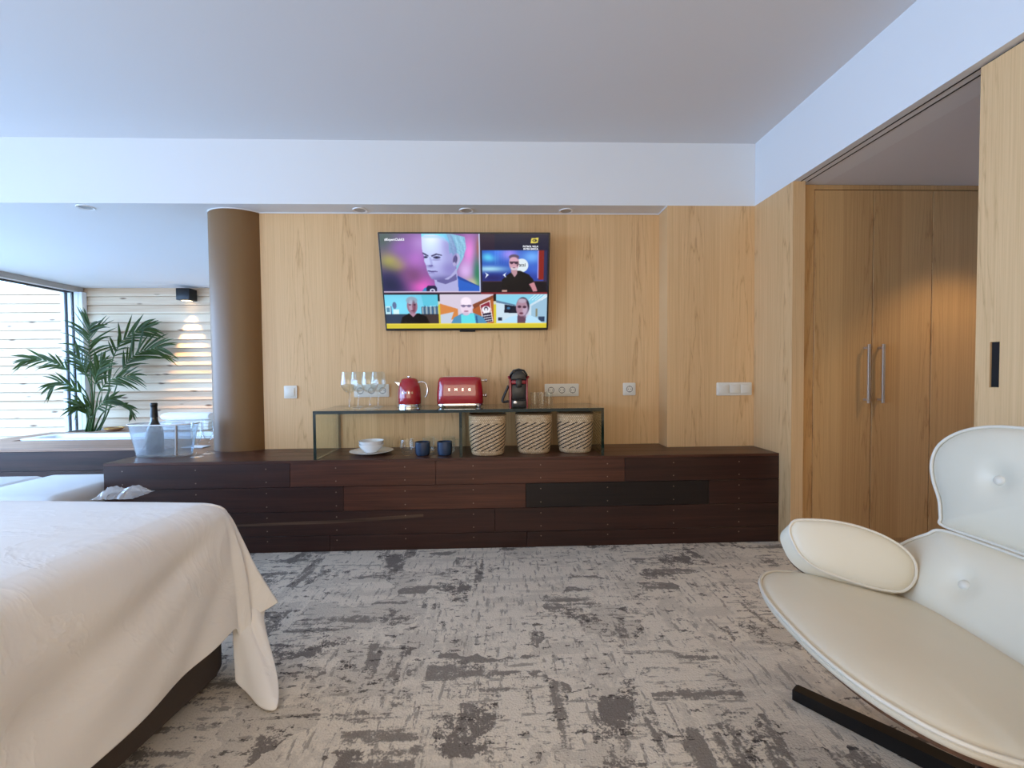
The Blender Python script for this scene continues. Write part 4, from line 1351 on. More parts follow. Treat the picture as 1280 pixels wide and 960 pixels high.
fl = flute((at(246.5, 571, Z=Z0).x, 2.585, Z0), 'champagne flute standing closest to the ice bucket')
dup(fl, (at(264.5, 566, Z=Z0).x, 2.685, Z0), 'champagne flute standing against the round column')
b = BM(); prism(b, [(-0.07, -0.03), (0.075, -0.045), (0.08, 0.03), (-0.05, 0.05)], 'z', 0, 0.006, bev=0.002)
o = obj('folded_napkin', b, M_paper); o.location = (at(246, 559, Z=Z0).x - 0.01, at(246, 559, Z=Z0).y, Z0); tag(o, 'small folded white paper napkin behind the champagne flutes', 'napkin')

# ------------------------------------------------------------------ bathing area
DZ, DY0, DY1 = 0.40, 3.650, 5.205
TX0, TX1, TY0, TY1 = -4.45, -2.35, 4.12, 4.56
t = thing('bath_deck', (0, 0, 0), 'raised hardwood deck around the bathtub, with a bluish dark front', 'deck')
b = BM()
box(b, -4.70, -2.155, DY0 + 0.02, DY0 + 0.04, 0.01, 0.378, mi=0)
for z0, z1 in ((0.0, 0.105), (0.108, 0.215), (0.218, 0.376)):
    box(b, -4.70, -2.155, DY0, DY0 + 0.019, z0, z1, 0.001, 1)
obj('deck_front', b, M_plank_b, t)
b = BM()
def deckboards(x0, x1, y0, y1):
    y = y0
    while y < y1 - 0.01:
        box(b, x0, x1, y, min(y + 0.118, y1), DZ - 0.022, DZ, 0.001, 1); y += 0.12
deckboards(-4.72, -1.50, DY0 - 0.006, TY0 - 0.003)
deckboards(-4.72, TX0 - 0.003, TY0, TY1)
deckboards(TX1 + 0.003, -1.50, TY0, TY1)
deckboards(-4.28, -1.50, TY1 + 0.003, DY1)
deckboards(-4.72, -4.285, TY1 + 0.003, 4.74)
obj('deck_top', b, M_decktop, t)
t = thing('bathtub', ((TX0 + TX1) / 2, (TY0 + TY1) / 2, 0.0), 'white acrylic bathtub sunk into the wooden deck', 'bathtub')
b = BM()
hx, hy = (TX1 - TX0) / 2, (TY1 - TY0) / 2
rr = [(hx - 0.02, hy - 0.02, 0.37), (hx - 0.006, hy - 0.006, 0.395), (hx - 0.002, hy - 0.002, 0.406), (hx - 0.012, hy - 0.012, 0.412), (hx - 0.07, hy - 0.07, 0.412), (hx - 0.09, hy - 0.09, 0.398), (hx - 0.16, hy - 0.13, 0.10), (hx - 0.22, hy - 0.16, 0.06)]
loft(b, [oval(a, c, z, 72, p=8) for a, c, z in rr], False, True); obj('tub_shell', b, M_tub, t, 50)
b = BM(); box(b, -hx + 0.2, hx - 0.2, -hy + 0.15, hy - 0.15, 0.0, 0.0595); obj('tub_support', b, M_alu, t)

p = at(143, 534, Z=DZ + 0.001)
p = Vector((-4.10, 4.78, DZ + 0.001))
t = thing('shallow_dish', p, 'small shallow round dish with a gold rim on the deck', 'dish')
b = BM(); lathe(b, [(0, 0), (0.05, 0), (0.075, 0.016), (0.085, 0.030), (0.082, 0.030), (0.07, 0.017), (0.045, 0.006), (0, 0.005)], seg=40); obj('dish_body', b, M_decktop, t, 50)
b = BM(); tube(b, [(0.0835 * math.cos(a * PI / 20), 0.0835 * math.sin(a * PI / 20), 0.031) for a in range(40)], 0.004, 8, True); obj('dish_rim', b, M_gold, t, 60)


def towel(loc, wx, wy, hz, label, roll=False):
    b = BM()
    if roll:
        rings = []
        for i in range(13):
            v = i / 12
            r_ = hz / 2 * (0.86 if i in (0, 12) else 1.0)
            rings.append([(-wx / 2 + v * wx, wy / 2 * r_ / (hz / 2) * math.cos(2 * PI * k / 24), hz / 2 + r_ * math.sin(2 * PI * k / 24)) for k in range(24)])
        loft(b, rings)
    else:
        for k in range(3):
            box(b, -wx / 2, wx / 2, -wy / 2 + 0.004 * k, wy / 2, k * hz / 3 + 0.0003, (k + 1) * hz / 3, hz / 7, 3)
    o = obj('towel', b, M_towel, None, 60)
    o.location = loc
    return tag(o, label, 'towel', 'white bath towels')


towel((-3.33, 4.84, DZ + 0.0005), 0.52, 0.26, 0.10, 'folded white bath towel lying on the deck behind the ice bucket')
towel((-3.36, 4.84, DZ + 0.1012), 0.50, 0.16, 0.085, 'rolled white bath towel on top of the folded towel', True)

# sconce: down light on the pine wall
p = at(235, 370, Y=5.18)
t = thing('wall_sconce', (p.x, YBATH - 0.024, p.z - 0.07), 'small anthracite box wall lamp shining down the pine boards', 'wall lamp')
b = BM(); box(b, -0.075, 0.075, -0.135, -0.002, 0.012, 0.145, 0.006); obj('lamp_body', b, M_blackmetal, t, 40)
b = BM(); box(b, -0.04, 0.04, -0.10, -0.03, 0.0095, 0.0118); obj('lamp_lens', b, emit('warm_lens', (1.0, 0.78, 0.45, 1), 6.0), t)
l = bpy.data.lights.new('sconce_bulb', 'SPOT'); l.energy = 130; l.color = (1.0, 0.60, 0.24); l.spot_size = math.radians(44); l.spot_blend = 0.8; l.shadow_soft_size = 0.02
lo = bpy.data.objects.new('sconce_bulb', l); COL.objects.link(lo); lo.parent = t; lo.location = (0, -0.075, 0.0); lo.rotation_euler = (math.radians(7), 0, 0)

# ------------------------------------------------------------------ palm
def palm():
    bx, by = -4.54, 4.98
    t = thing('potted_palm', (bx, by, 0), 'tall feathery green palm in front of the window frame', 'plant')
    b = BM(); lathe(b, [(0, 0.0), (0.13, 0.0), (0.15, 0.02), (0.18, 0.36), (0.185, 0.385), (0.172, 0.385), (0.165, 0.34), (0, 0.34)], seg=40); obj('pot', b, M_pot, t, 50)
    b = BM(); lathe(b, [(0, 0.352), (0.10, 0.350), (0.164, 0.341)], seg=32); obj('soil', b, M_soil, t, 50)
    rnd = random.Random(11)

    def zp(zx, zy, dy=0.0):
        v = at(20 + zx / 6.195, 380 + zy / 6.195, Y=by + dy)
        return v - Vector((bx, by, 0))
    # each frond: stem start, stem end = rachis start, rachis curve, leaflets: (count, length, side bias)
    root = lambda dx: Vector((dx, 0.0, 0.345))
    fr = [
        ([root(0.0), zp(592, 780), zp(582, 560), zp(572, 400), zp(566, 250), zp(572, 175, -0.03)], 0.40, 20, 0.33, 64),
        ([root(0.06), zp(690, 850, 0.03), zp(730, 560, 0.06), zp(752, 420, 0.08), zp(820, 290, 0.10), zp(930, 215, 0.11), zp(1010, 185, 0.11)], 0.52, 12, 0.26, 38),
        ([root(0.09), zp(720, 820, 0.02), zp(790, 600, 0.05), zp(850, 470, 0.08), zp(960, 370, 0.10), zp(1110, 335, 0.10)], 0.55, 15, 0.30, 42),
        ([root(-0.03), zp(560, 740, -0.06), zp(470, 600, -0.10), zp(400, 510, -0.12), zp(290, 455, -0.14), zp(150, 425, -0.15), zp(70, 440, -0.15)], 0.50, 12, 0.20, 30),
        ([root(-0.02), zp(580, 800, -0.1), zp(520, 700, -0.16), zp(430, 640, -0.2), zp(340, 605, -0.22), zp(280, 640, -0.22)], 0.45, 9, 0.18, 34),
        ([root(0.03), zp(620, 800, -0.08), zp(650, 680, -0.12), zp(720, 595, -0.14), zp(820, 565, -0.15), zp(900, 555, -0.15)], 0.42, 11, 0.22, 44),
        ([root(0.04), zp(660, 860, -0.05), zp(740, 800, -0.08), zp(820, 780, -0.1), zp(880, 800, -0.1), zp(895, 845, -0.1)], 0.62, 7, 0.10, 32),
        ([root(0.02), zp(605, 720, -0.12), zp(612, 620, -0.15), zp(630, 540, -0.17), zp(665, 460, -0.18)], 0.50, 10, 0.22, 40),
        ([root(-0.01), zp(590, 840, -0.12), zp(550, 790, -0.16), zp(505, 775, -0.18), zp(480, 800, -0.18)], 0.45, 8, 0.15, 40),
        ([root(0.01), zp(610, 850, -0.14), zp(650, 790, -0.18), zp(700, 750, -0.2), zp(750, 740, -0.2)], 0.40, 9, 0.17, 42),
        ([root(-0.05), zp(560, 880, -0.1), zp(540, 840, -0.14), zp(515, 810, -0.16)], 0.30, 7, 0.18, 30),
        ([root(0.0), zp(588, 700, -0.05), zp(560, 580, -0.08), zp(520, 480, -0.1), zp(470, 400, -0.1)], 0.55, 9, 0.20, 40),
    ]
    for ctrl, t0, n, ln, ang in fr:
        c = crom(ctrl, 10)
        N = len(c) - 1
        fb = BM()
        tube(fb, c, [0.0085 * (1 - 0.8 * i / N) for i in range(N + 1)], 6)
        fo = obj('frond_stem', fb, M_stem, t, 60)
        lb = BM()
        for k in range(n):
            u = t0 + (1 - t0) * k / (n - 1)
            i = min(int(u * N), N - 1)
            p_ = c[i].lerp(c[i + 1], u * N - i)
            tg = (c[min(i + 1, N)] - c[max(i - 1, 0)]).normalized()
            q = (k / (n - 1))
            L = ln * (0.55 + 0.9 * math.sin(PI * (0.12 + 0.78 * q))) * rnd.uniform(0.85, 1.1) * 0.85
            for s in (-1, 1):
                a = math.radians(ang * (1.05 - 0.6 * q) + rnd.uniform(-6, 6))
                side = Vector((tg.z, 0.0, -tg.x)).normalized() * s + Vector((0, rnd.uniform(-0.35, 0.35), 0))
                side.normalize()
                d = (tg * math.cos(a) + side * math.sin(a)).normalized()
                wv = d.cross(Vector((0, 1, 0)))
                if wv.length < 0.1:
                    wv = d.cross(Vector((1, 0, 0)))
                wv = (wv.normalized() + Vector((0, rnd.uniform(-0.7, 0.7), 0))).normalized()
                droop = rnd.uniform(0.10, 0.32) * (1.2 if abs(d.x) > 0.5 else 0.6)
                mw_ = 0.0118 * rnd.uniform(0.8, 1.25)
                prev = None
                for j in range(6):
                    v = j / 5
                    cpt = p_ + d * (L * v) + Vector((0, 0, -droop * L * v * v))
                    hwid = mw_ * (math.sin(PI * min(1, 0.18 + v * 0.82)) ** 0.8 if v < 1 else 0.04)
                    e = (lb.verts.new(cpt - wv * hwid), lb.verts.new(cpt + Vector((0, -0.25 * hwid, 0)) - Vector((0, 0, 0.3 * hwid))), lb.verts.new(cpt + wv * hwid))
                    if prev:
                        lb.faces.new((prev[0], prev[1], e[1], e[0])); lb.faces.new((prev[1], prev[2], e[2], e[1]))
                    prev = e
        obj('frond', lb, M_leaf, t, 70, norm=False)


palm()

# ------------------------------------------------------------------ white upholstered bench between the bed and the deck
t = thing('upholstered_bench', (-3.1, 2.5, 0), 'low white upholstered bench beside the plank bench, behind the bed', 'bench')
b = BM(); box(b, -0.95, 0.93, -0.32, 0.18, 0.0, 0.26, 0.02, 3); obj('bench_base', b, M_bench, t, 40)
def cushion_block(x0, x1, y0, y1, z0, z1, r):
    bm = BM(); box(bm, x0, x1, y0, y1, z0, z1, r, 5); return bm
obj('seat_cushion', cushion_block(0.405, 0.935, -0.33, 0.215, 0.2605, 0.402, 0.05), M_bench, t, 50)
obj('seat_cushion', cushion_block(-0.95, 0.395, -0.33, 0.215, 0.2605, 0.396, 0.05), M_bench, t, 50)

# ------------------------------------------------------------------ bed
BED_C = Vector((-0.868, 1.482, 0))
BA = math.radians(-6.1)
BL, BW, BT = 2.05, 1.75, 0.575
bed = thing('bed', BED_C, 'bed on a dark base under an overhanging white sheet', 'bed', rz=BA)
# local frame: x from -BW to 0 (0 = side towards the room), y from -BL to 0 (0 = foot end)
b = BM()
base = rrect(BW - 0.03, BL - 0.04, 0.07, 8, -BW / 2 - 0.005, -BL / 2 - 0.01)
prism(b, base, 'z', 0.035, 0.33, bev=0.012); obj('bed_base', b, M_base, bed, 40)
for x in (-0.15, -BW + 0.15):
    for y in (-0.2, -BL + 0.2):
        b = BM(); lathe(b, [(0.025, 0), (0.03, 0.0348)], (x, y, 0), 20, cap=True); obj('bed_foot', b, M_black, bed, 40)
b = BM(); prism(b, rrect(BW - 0.09, BL - 0.09, 0.08, 8, -BW / 2, -BL / 2), 'z', 0.331, BT - 0.014, bev=0.03, seg=4); obj('mattress', b, M_bench, bed, 40)


def sheet():
    """Top of the sheet plus a hanging skirt, one connected cloth. Columns run round the open sides."""
    r = 0.085
    cols = []
    zt = BT
    nz = lambda s, k: math.sin(s * k)

    def col(px, py, nx, ny, hem, flare, bulge=0.0, fold=0.0):
        """five control points from the top edge to the hem"""
        P = []
        for v in (0.0, 0.12, 0.36, 0.68, 1.0):
            z = zt + (hem - zt) * v
            out = 0.012 + flare * (v ** 1.5) + bulge * math.sin(PI * v) + fold * v * (1 - 0.3 * v)
            if v == 0.0:
                out, z = -0.085, zt
            elif v == 0.12:
                out, z = -0.006, zt - 0.030
            P.append(Vector((px + nx * out, py + ny * out, z)))
        return P
    # long side, from the head towards the foot
    n1 = 46
    for i in range(n1):
        y = -BL + (BL - r) * i / (n1 - 1)
        s = y * 6.0
        fold = 0.010 * math.sin(s * 1.7 + 0.6) + 0.006 * math.sin(s * 3.9)
        hem = 0.158 + 0.012 * math.sin(s * 0.6 + 1) + 0.04 * max(0, (y + 0.45) / 0.45) ** 2
        cols.append(col(0, y, 1, 0, hem, 0.020 + 0.02 * max(0, (y + 0.5) / 0.5), 0.004, fold))
    # corner: flap swings out to a point, folds back under itself, then a tail hangs to the carpet
    def cc(th, out4, z4, out3, z3, out2, z2, th4=None, th3=None):
        th = math.radians(th)
        cx, cy = -r, -r
        d0 = Vector((math.cos(th), math.sin(th), 0))
        d4 = Vector((math.cos(math.radians(th4)), math.sin(math.radians(th4)), 0)) if th4 is not None else d0
        d3 = Vector((math.cos(math.radians(th3)), math.sin(math.radians(th3)), 0)) if th3 is not None else (d0 + d4).normalized()
        C0 = Vector((cx, cy, 0))
        return [C0 + d0 * (r * 0.10) + Vector((0, 0, zt)), C0 + d0 * (r - 0.006) + Vector((0, 0, zt - 0.032)),
                C0 + d0 * (r + out2) + Vector((0, 0, z2)), C0 + d3 * (r + out3) + Vector((0, 0, z3)), C0 + d4 * (r + out4) + Vector((0, 0, z4))]
    cols.append(cc(3, 0.036, 0.148, 0.030, 0.33, 0.016, 0.45))
    cols.append(cc(10, 0.050, 0.146, 0.040, 0.33, 0.020, 0.45))
    cols.append(cc(17, 0.066, 0.150, 0.054, 0.33, 0.030, 0.45))
    cols.append(cc(19, 0.064, 0.158, 0.052, 0.33, 0.029, 0.45))
    cols.append(cc(21, 0.040, 0.172, 0.034, 0.33, 0.019, 0.45))
    cols.append(cc(24, 0.078, 0.190, 0.050, 0.33, 0.026, 0.45))
    cols.append(cc(29, 0.152, 0.214, 0.090, 0.33, 0.040, 0.45))
    # folded back under the flap
    cols.append(cc(31, 0.120, 0.208, 0.066, 0.33, 0.024, 0.45))
    cols.append(cc(32, 0.080, 0.190, 0.046, 0.30, 0.010, 0.44))
    cols.append(cc(33, 0.190, 0.050, 0.052, 0.185, 0.004, 0.40, -4, 22))
    cols.append(cc(34, 0.236, 0.016, 0.056, 0.180, 0.002, 0.40, -15, 18))
    cols.append(cc(34, 0.246, 0.008, 0.054, 0.178, 0.002, 0.40, -18, 17))
    cols.append(cc(35, 0.235, 0.006, 0.050, 0.178, 0.000, 0.40, -20, 16))
    cols.append(cc(36, 0.185, 0.006, 0.036, 0.178, 0.000, 0.40, -21, 12))
    cols.append(cc(37, 0.125, 0.020, 0.026, 0.178, 0.000, 0.40, -17, 10))
    cols.append(cc(38, 0.075, 0.044, 0.016, 0.180, 0.000, 0.40, -19, 8))
    cols.append(cc(38, 0.066, 0.050, 0.014, 0.182, 0.000, 0.40, -17, 9))
    cols.append(cc(46, 0.045, 0.060, 0.018, 0.26, 0.006, 0.44, 10, 26))
    cols.append(cc(60, 0.060, 0.060, 0.030, 0.26, 0.012, 0.44, 50, 54))
    cols.append(cc(76, 0.070, 0.070, 0.040, 0.27, 0.018, 0.44))
    n2 = 26
    for i in range(n2):
        x = -r - (BW - r) * i / (n2 - 1)
        s = x * 6.0
        fold = 0.010 * math.sin(s * 1.5) + 0.006 * math.sin(s * 3.3)
        cols.append(col(x, 0, 0, 1, 0.10 + 0.05 * min(1, -x) + 0.012 * math.sin(s), 0.02, 0.004, fold))
    bm = BM()
    grid = []
    rnd = random.Random(5)
    NV = 22
    for ci, P in enumerate(cols):
        c = crom(P, 6)
        L = len(c) - 1
        line = []
        for j in range(NV + 1):
            u = j / NV * L
            i = min(int(u), L - 1)
            line.append(c[i].lerp(c[i + 1], u - i))
        for p in line:
            d_, h_ = -p.y, zt - p.z
            if p.x > -0.05 and h_ > 0.0:
                ph = math.atan2(h_, d_ + 0.03)
                k_ = min(1, h_ / 0.12) * max(0.0, min(1, (d_ - 0.06) / 0.2)) * (1 - 0.25 * min(1, d_ / 1.5))
                p.x += 0.010 * k_ * (math.sin(ph * 11 + 0.4) + 0.6 * math.sin(ph * 23 + 1.2 + d_ * 2) + 0.5 * math.sin(d_ * 17 + h_ * 9))
        grid.append(line)
    vs = [[bm.verts.new(p) for p in line] for line in grid]
    for a in range(len(vs) - 1):
        for j in range(NV):
            bm.faces.new((vs[a][j], vs[a + 1][j], vs[a + 1][j + 1], vs[a][j + 1]))
    # top: fan rows towards the middle of the bed
    cen = Vector((-BW * 0.62, -BL * 0.5, zt + 0.004))
    prev = [v for v in (line[0] for line in vs)]
    for k in range(1, 9):
        f = 1 - k / 8
        row = []
        for v in (line[0] for line in vs):
            if k == 8:
                row.append(None); continue
            p = cen + (v.co - cen) * f
            p.z = zt + 0.004 + 0.002 * math.sin(p.x * 9 + p.y * 5) + 0.0015 * math.sin(p.y * 14)
            row.append(bm.verts.new(p))
        if k < 8:
            for a in range(len(vs) - 1):
                bm.faces.new((prev[a], row[a], row[a + 1], prev[a + 1]))
            prev = row
        else:
            cv = bm.verts.new(cen)
            for a in range(len(vs) - 1):
                bm.faces.new((prev[a], cv, prev[a + 1]))
    return bm


so = obj('sheet', sheet(), M_sheet, bed, 180, norm=True)
md = so.modifiers.new('smooth', 'SUBSURF'); md.levels = 1; md.render_levels = 2
sd = so.modifiers.new('thickness', 'SOLIDIFY'); sd.thickness = 0.0025; sd.offset = 1

# crumpled clear bag on the far edge of the bed
b = BM()
rnd = random.Random(3)
NXb, NYb = 26, 12
gv = []
for j in range(NYb + 1):
    row = []
    for i in range(NXb + 1):
        u, v = i / NXb * 2 - 1, j / NYb * 2 - 1
        env = max(0, 1 - u ** 4) * max(0, 1 - v * v)
        z = env * (0.026 + 0.010 * math.sin(u * 5 - 1.4) ) + (rnd.uniform(-0.004, 0.004) if env > 0.03 else 0)
        row.append(b.verts.new((u * 0.066 + rnd.uniform(-.003, .003), v * 0.05 + rnd.uniform(-.003, .003), max(0.0005, z))))
    gv.append(row)
for j in range(NYb):
    for i in range(NXb):
        b.faces.new((gv[j][i], gv[j][i + 1], gv[j + 1][i + 1], gv[j + 1][i]))
o = obj('plastic_bag', b, M_plasticbag, None, 30)
pb = at(170, 617, Z=BT)
o.location = (pb.x, pb.y - 0.05, BT + 0.008)
tag(o, 'small crumpled clear plastic bag lying on the foot edge of the bed', 'bag')

# ------------------------------------------------------------------ wardrobe in the hall
WY = 2.37
t = thing('wardrobe', (0, WY, 0), 'built in maple wardrobe with tall doors beyond the hall opening', 'wardrobe')
WX = [1.7625, 2.0985, 2.4395, 2.776]
b = BM(); box(b, 1.685, 1.7615, 0.0, 0.5, 0.0, ZS - 0.002); box(b, 2.777, 2.998, 0.0, 0.5, 0.0, ZS - 0.002); box(b, 1.7616, 2.7768, 0.0, 0.5, 1.985, ZS - 0.002); box(b, 1.7616, 2.7768, 0.012, 0.5, 0.0, 0.026)
box(b, 1.7616, 2.7768, 0.018, 0.5, 0.026, 1.985, mi=1)
obj('carcass', b, [M_maple_h, plain('door_gap_shadow', lin(58, 40, 26), 0.8)], t)
for i in range(3):
    b = BM(); box(b, WX[i] + 0.0022, WX[i + 1] - 0.0022, -0.003, 0.0175, 0.030, 1.980, 0.0015, 1)
    d = obj('door', b, M_maple_h, t)
    hx = {0: 2.055, 1: 2.137}.get(i)
    if hx:
        hb = BM()
        hz0, hz1 = 0.80, 1.128
        box(hb, hx - 0.007, hx + 0.007, -0.040, -0.030, hz0, hz1, 0.002)
        for zz in (hz0 + 0.02, hz1 - 0.02):
            box(hb, hx - 0.005, hx + 0.005, -0.030, 0.001, zz - 0.006, zz + 0.006)
        obj('handle', hb, M_steel, d)

# sliding door with recessed black pull
dr = thing('door_1', (XR + 0.030, 0, 0), 'pale maple sliding door slid open, with a black recessed pull', 'door', kind='structure')
dY0, dY1 = 0.52, 1.442
pz0, pz1, py0, py1 = 0.925, 1.076, 1.370, 1.398
b = BM()
box(b, 0, 0.035, dY0, py0, 0.012, 2.004); box(b, 0, 0.035, py1, dY1, 0.012, 2.004); box(b, 0, 0.035, py0, py1, 0.012, pz0); box(b, 0, 0.035, py0, py1, pz1, 2.004); box(b, 0.012, 0.035, py0, py1, pz0, pz1)
bmesh.ops.remove_doubles(b, verts=b.verts, dist=1e-5)
obj('door_leaf', b, M_maple_y, dr)
b = BM(); box(b, 0.006, 0.0118, py0 + 0.001, py1 - 0.001, pz0 + 0.001, pz1 - 0.001); box(b, -0.0012, 0.0059, py0 + 0.0006, py0 + 0.002, pz0 + 0.001, pz1 - 0.001); obj('recessed_pull', b, M_blackmetal, dr)

# ------------------------------------------------------------------ lounge chair
CO = Vector((1.095, 0.861, 0))
FA = math.atan2(0.12, -0.99)
lounge = thing('lounge_chair', CO, 'cream leather lounge chair with button cushions, turned towards the bed', 'armchair', rz=FA)
# local x = forward, local y = lateral; y < 0 is the far arm (towards the wardrobe)


def pillow(outline, fmap, thick, dome, rings=10, edge=0.018):
    """Cushion over a star shaped outline; fmap(u, v, h) -> 3D. Returns (bmesh, rim points)."""
    n = len(outline)
    cu_ = sum(p[0] for p in outline) / n
    cv_ = sum(p[1] for p in outline) / n
    bm = BM()
    prof = [(0.90, -thick), (0.975, -thick * 0.92), (0.988, -thick * 0.6), (0.998, -thick * 0.25), (0.99, -0.003), (0.965, 0.004)]
    for k in range(1, rings):
        s = 0.965 * (1 - k / rings)
        prof.append((s, 0.004 + dome * (1 - (s / 0.965) ** 2.6) ** 0.75))
    R_ = [[fmap(cu_ + (p[0] - cu_) * s, cv_ + (p[1] - cv_) * s, h) for p in outline] for s, h in prof]
    vr = loft(bm, R_, True, False)
    c = bm.verts.new(fmap(cu_, cv_, 0.004 + dome))
    for i in range(n):
        bm.faces.new((vr[-1][i], vr[-1][(i + 1) % n], c))
    rim = [fmap(cu_ + (p[0] - cu_) * 0.992, cv_ + (p[1] - cv_) * 0.992, 0.002) for p in outline]
    return bm, rim


def sym(half):
    """half outline for v >= 0 from front to back -> closed smooth outline"""
    pts = [Vector((a, c, 0)) for a, c in half] + [Vector((a, -c, 0)) for a, c in half[::-1] if c > 1e-6]
    return [(p.x, p.y) for p in crom(pts, 5, True)]


def seat_map(u, v, h):
    z = 0.368 + 0.136 * u + 0.10 * max(0, -u) + 0.05 * (abs(v) / 0.3) ** 2 * (0.4 if u < 0.3 else 0.2) * 0.3
    if v < 0:
        v *= 0.965
    return Vector((u - 0.13 * h, v, z + h))


seat_half = [(0.468, 0.0), (0.463, 0.10), (0.446, 0.18), (0.42, 0.235), (0.385, 0.278), (0.34, 0.303), (0.27, 0.314), (0.18, 0.302), (0.09, 0.27), (0.0, 0.24), (-0.06, 0.19), (-0.07, 0.0)]
bm, rim = pillow(sym(seat_half), seat_map, 0.018, 0.026, 14)
seat = obj('seat_cushion', bm, M_leather, lounge, 60)
b = BM(); tube(b, rim, 0.0042, 8, True); obj('piping', b, M_piping, seat, 60)
# walnut shell under the seat
b = BM()
o2 = sym(seat_half)
loft(b, [[seat_map(u * s, v * s, h) for u, v in o2] for s, h in ((0.955, -0.0185), (0.945, -0.032), (0.78, -0.068), (0.4, -0.095))], True, True)
obj('seat_shell', b, M_walnut, lounge, 60)

# back and headrest: curved panels
def back_pt(s, v):
    """s = height along the back (0 at the seat, 1 at the top); returns point and outward (forward) normal"""
    if s < 0.42:
        k = s / 0.42
        f, z = 0.035 - 0.118 * k, 0.350 + 0.215 * k
    else:
        k = (s - 0.42) / 0.58
        f, z = -0.083 - 0.052 * k, 0.565 + 0.285 * k
    curve = 0.42 * v * v
    return Vector((f + curve, v, z)), Vector((0.92, -1.1 * v, 0.30)).normalized()


def back_map(s, v, h):
    p, nrm = back_pt(s, v)
    return p + nrm * h


head_half = [(0.99, 0.0), (0.995, 0.12), (0.985, 0.20), (0.94, 0.262), (0.86, 0.302), (0.76, 0.312), (0.66, 0.300), (0.56, 0.276), (0.47, 0.264), (0.43, 0.254), (0.425, 0.15), (0.425, 0.0)]
back_half = [(0.412, 0.0), (0.412, 0.15), (0.410, 0.252), (0.37, 0.278), (0.30, 0.312), (0.22, 0.330), (0.12, 0.325), (0.04, 0.29), (-0.02, 0.24), (-0.04, 0.12), (-0.04, 0.0)]
for nm, half, dome, btn in (('headrest_cushion', head_half, 0.042, ((0.725, -0.135), (0.725, 0.135))), ('back_cushion', back_half, 0.042, ((0.225, -0.125), (0.225, 0.125)))):
    ol = sym(half)
    n_ = len(ol); cu0 = sum(p[0] for p in ol) / n_; cv0 = sum(p[1] for p in ol) / n_

    def bmap(s, v, h, btn=btn):
        for (bs, bv) in btn:
            d2 = ((s - bs) * 0.5) ** 2 + (v - bv) ** 2
            if h > 0.004:
                h -= 0.016 * math.exp(-d2 / 0.0009)
        return back_map(s, v, h)
    bm, rim = pillow(ol, bmap, 0.045, dome, 22)
    cu = obj(nm, bm, M_leather, lounge, 60)
    b = BM(); tube(b, rim, 0.0042, 8, True); obj('piping', b, M_piping, cu, 60)
    for bs, bv in btn:
        p, nr = back_pt(bs, bv)
        b = BM(); lathe(b, [(0.0, 0.0065), (0.006, 0.0058), (0.0105, 0.003), (0.0125, -0.001), (0.010, -0.004)], seg=24)
        q = nr.to_track_quat('Z', 'Y').to_matrix().to_4x4()
        q.translation = p + nr * (dome * 0.80 - 0.004)
        bmesh.ops.transform(b, matrix=q, verts=b.verts)
        obj('button', b, M_piping, cu, 60)
    b = BM()
    loft(b, [[back_map(cu0 + (s - cu0) * k, cv0 + (v - cv0) * k, h) for s, v in ol] for k, h in ((0.98, -0.046), (0.965, -0.056), (0.6, -0.062))], True, True)
    obj('headrest_shell' if nm[0] == 'h' else 'back_shell', b, M_walnut, lounge, 60)

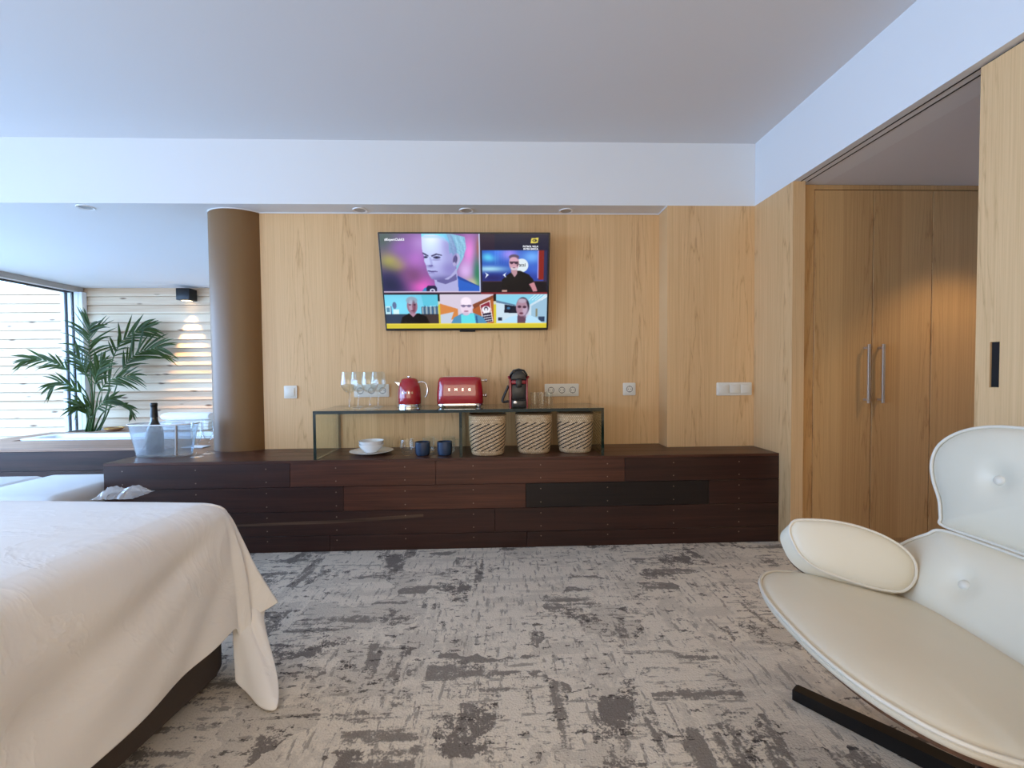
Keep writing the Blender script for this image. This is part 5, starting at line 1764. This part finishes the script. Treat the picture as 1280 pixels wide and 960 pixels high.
# armrests: padded leaf shaped pads on a tilted plane beside the seat
W2L = lounge_inv = (Matrix.Translation(CO) @ Matrix.Rotation(FA, 4, 'Z')).inverted()
armpx = [(0.836, 0.547), (0.856, 0.559), (0.910, 0.563), (0.955, 0.561), (0.998, 0.553), (1.037, 0.539), (1.068, 0.520), (1.086, 0.497), (1.089, 0.473), (1.077, 0.444), (1.053, 0.421), (1.027, 0.412), (0.978, 0.415), (0.915, 0.430), (0.867, 0.447), (0.838, 0.473), (0.828, 0.506), (0.827, 0.529)]
armol = [(p.x, p.y) for p in crom([Vector((a, c, 0)) for a, c in armpx], 4, True)]
for side in (1, -1):
    def arm_map(X, z, h):
        Y = 1.2089 - 0.33 * X + 0.5 * z
        n0 = Vector((-0.33, -1.0, 0.5)).normalized()
        P = W2L @ (Vector((X, Y, z)) + n0 * h)
        if h < 0:
            P += (W2L.to_3x3() @ Vector((0.55, 0.0, 0.45))) * h
        if side < 0:
            P.y = -P.y + 0.09
        return P
    bm, rim = pillow(armol, arm_map, 0.038, 0.018, 9)
    a_ = obj('armrest', bm, M_leather, lounge, 60)
    b = BM(); tube(b, rim, 0.0040, 8, True); obj('piping', b, M_piping, a_, 60)
    ca, cz = sum(p[0] for p in armol) / len(armol), sum(p[1] for p in armol) / len(armol)
    b = BM(); loft(b, [[arm_map(ca + (X - ca) * s, cz + (z - cz) * s, h) for X, z in armol] for s, h in ((0.94, -0.0385), (0.90, -0.046), (0.5, -0.052))], True, True)
    sh_ = obj('armrest_shell', b, M_walnut, lounge, 60)
    sy = -1 if side > 0 else 1
    b = BM(); tube(b, [(0.06, sy * 0.36, 0.40), (0.05, sy * 0.345, 0.34), (0.03, sy * 0.28, 0.29), (0.0, sy * 0.12, 0.262)], 0.022, 10, flat=0.5); obj('arm_bracket', b, M_blackmetal, lounge, 60)

# swivel base
LC = W2L @ Vector((1.129, 0.932, 0))
b = BM(); lathe(b, [(0.030, 0.022), (0.030, 0.05), (0.026, 0.06), (0.026, 0.245), (0.06, 0.25), (0.06, 0.262)], (LC.x, LC.y, 0), 28, cap=True); obj('swivel_stem', b, M_blackmetal, lounge, 40)
d0 = (W2L.to_3x3() @ Vector((0.89 - 1.129, 1.253 - 0.932, 0))).normalized()
for k in range(4):
    d = Matrix.Rotation(k * PI / 2, 3, 'Z') @ d0
    s = Vector((-d.y, d.x, 0))
    L0, L1 = 0.032, 0.405
    rings = []
    for q_, hgt, wd in ((L0, 0.045, 0.021), (0.15, 0.042, 0.020), (L1 - 0.005, 0.034, 0.018), (L1, 0.032, 0.017)):
        c = Vector((LC.x, LC.y, 0)) + d * q_
        rings.append([c + s * wd + Vector((0, 0, 0.002)), c - s * wd + Vector((0, 0, 0.002)), c - s * wd + Vector((0, 0, hgt)), c + s * wd + Vector((0, 0, hgt))])
    b = BM(); loft(b, rings); obj('leg', b, M_blackmetal, lounge)
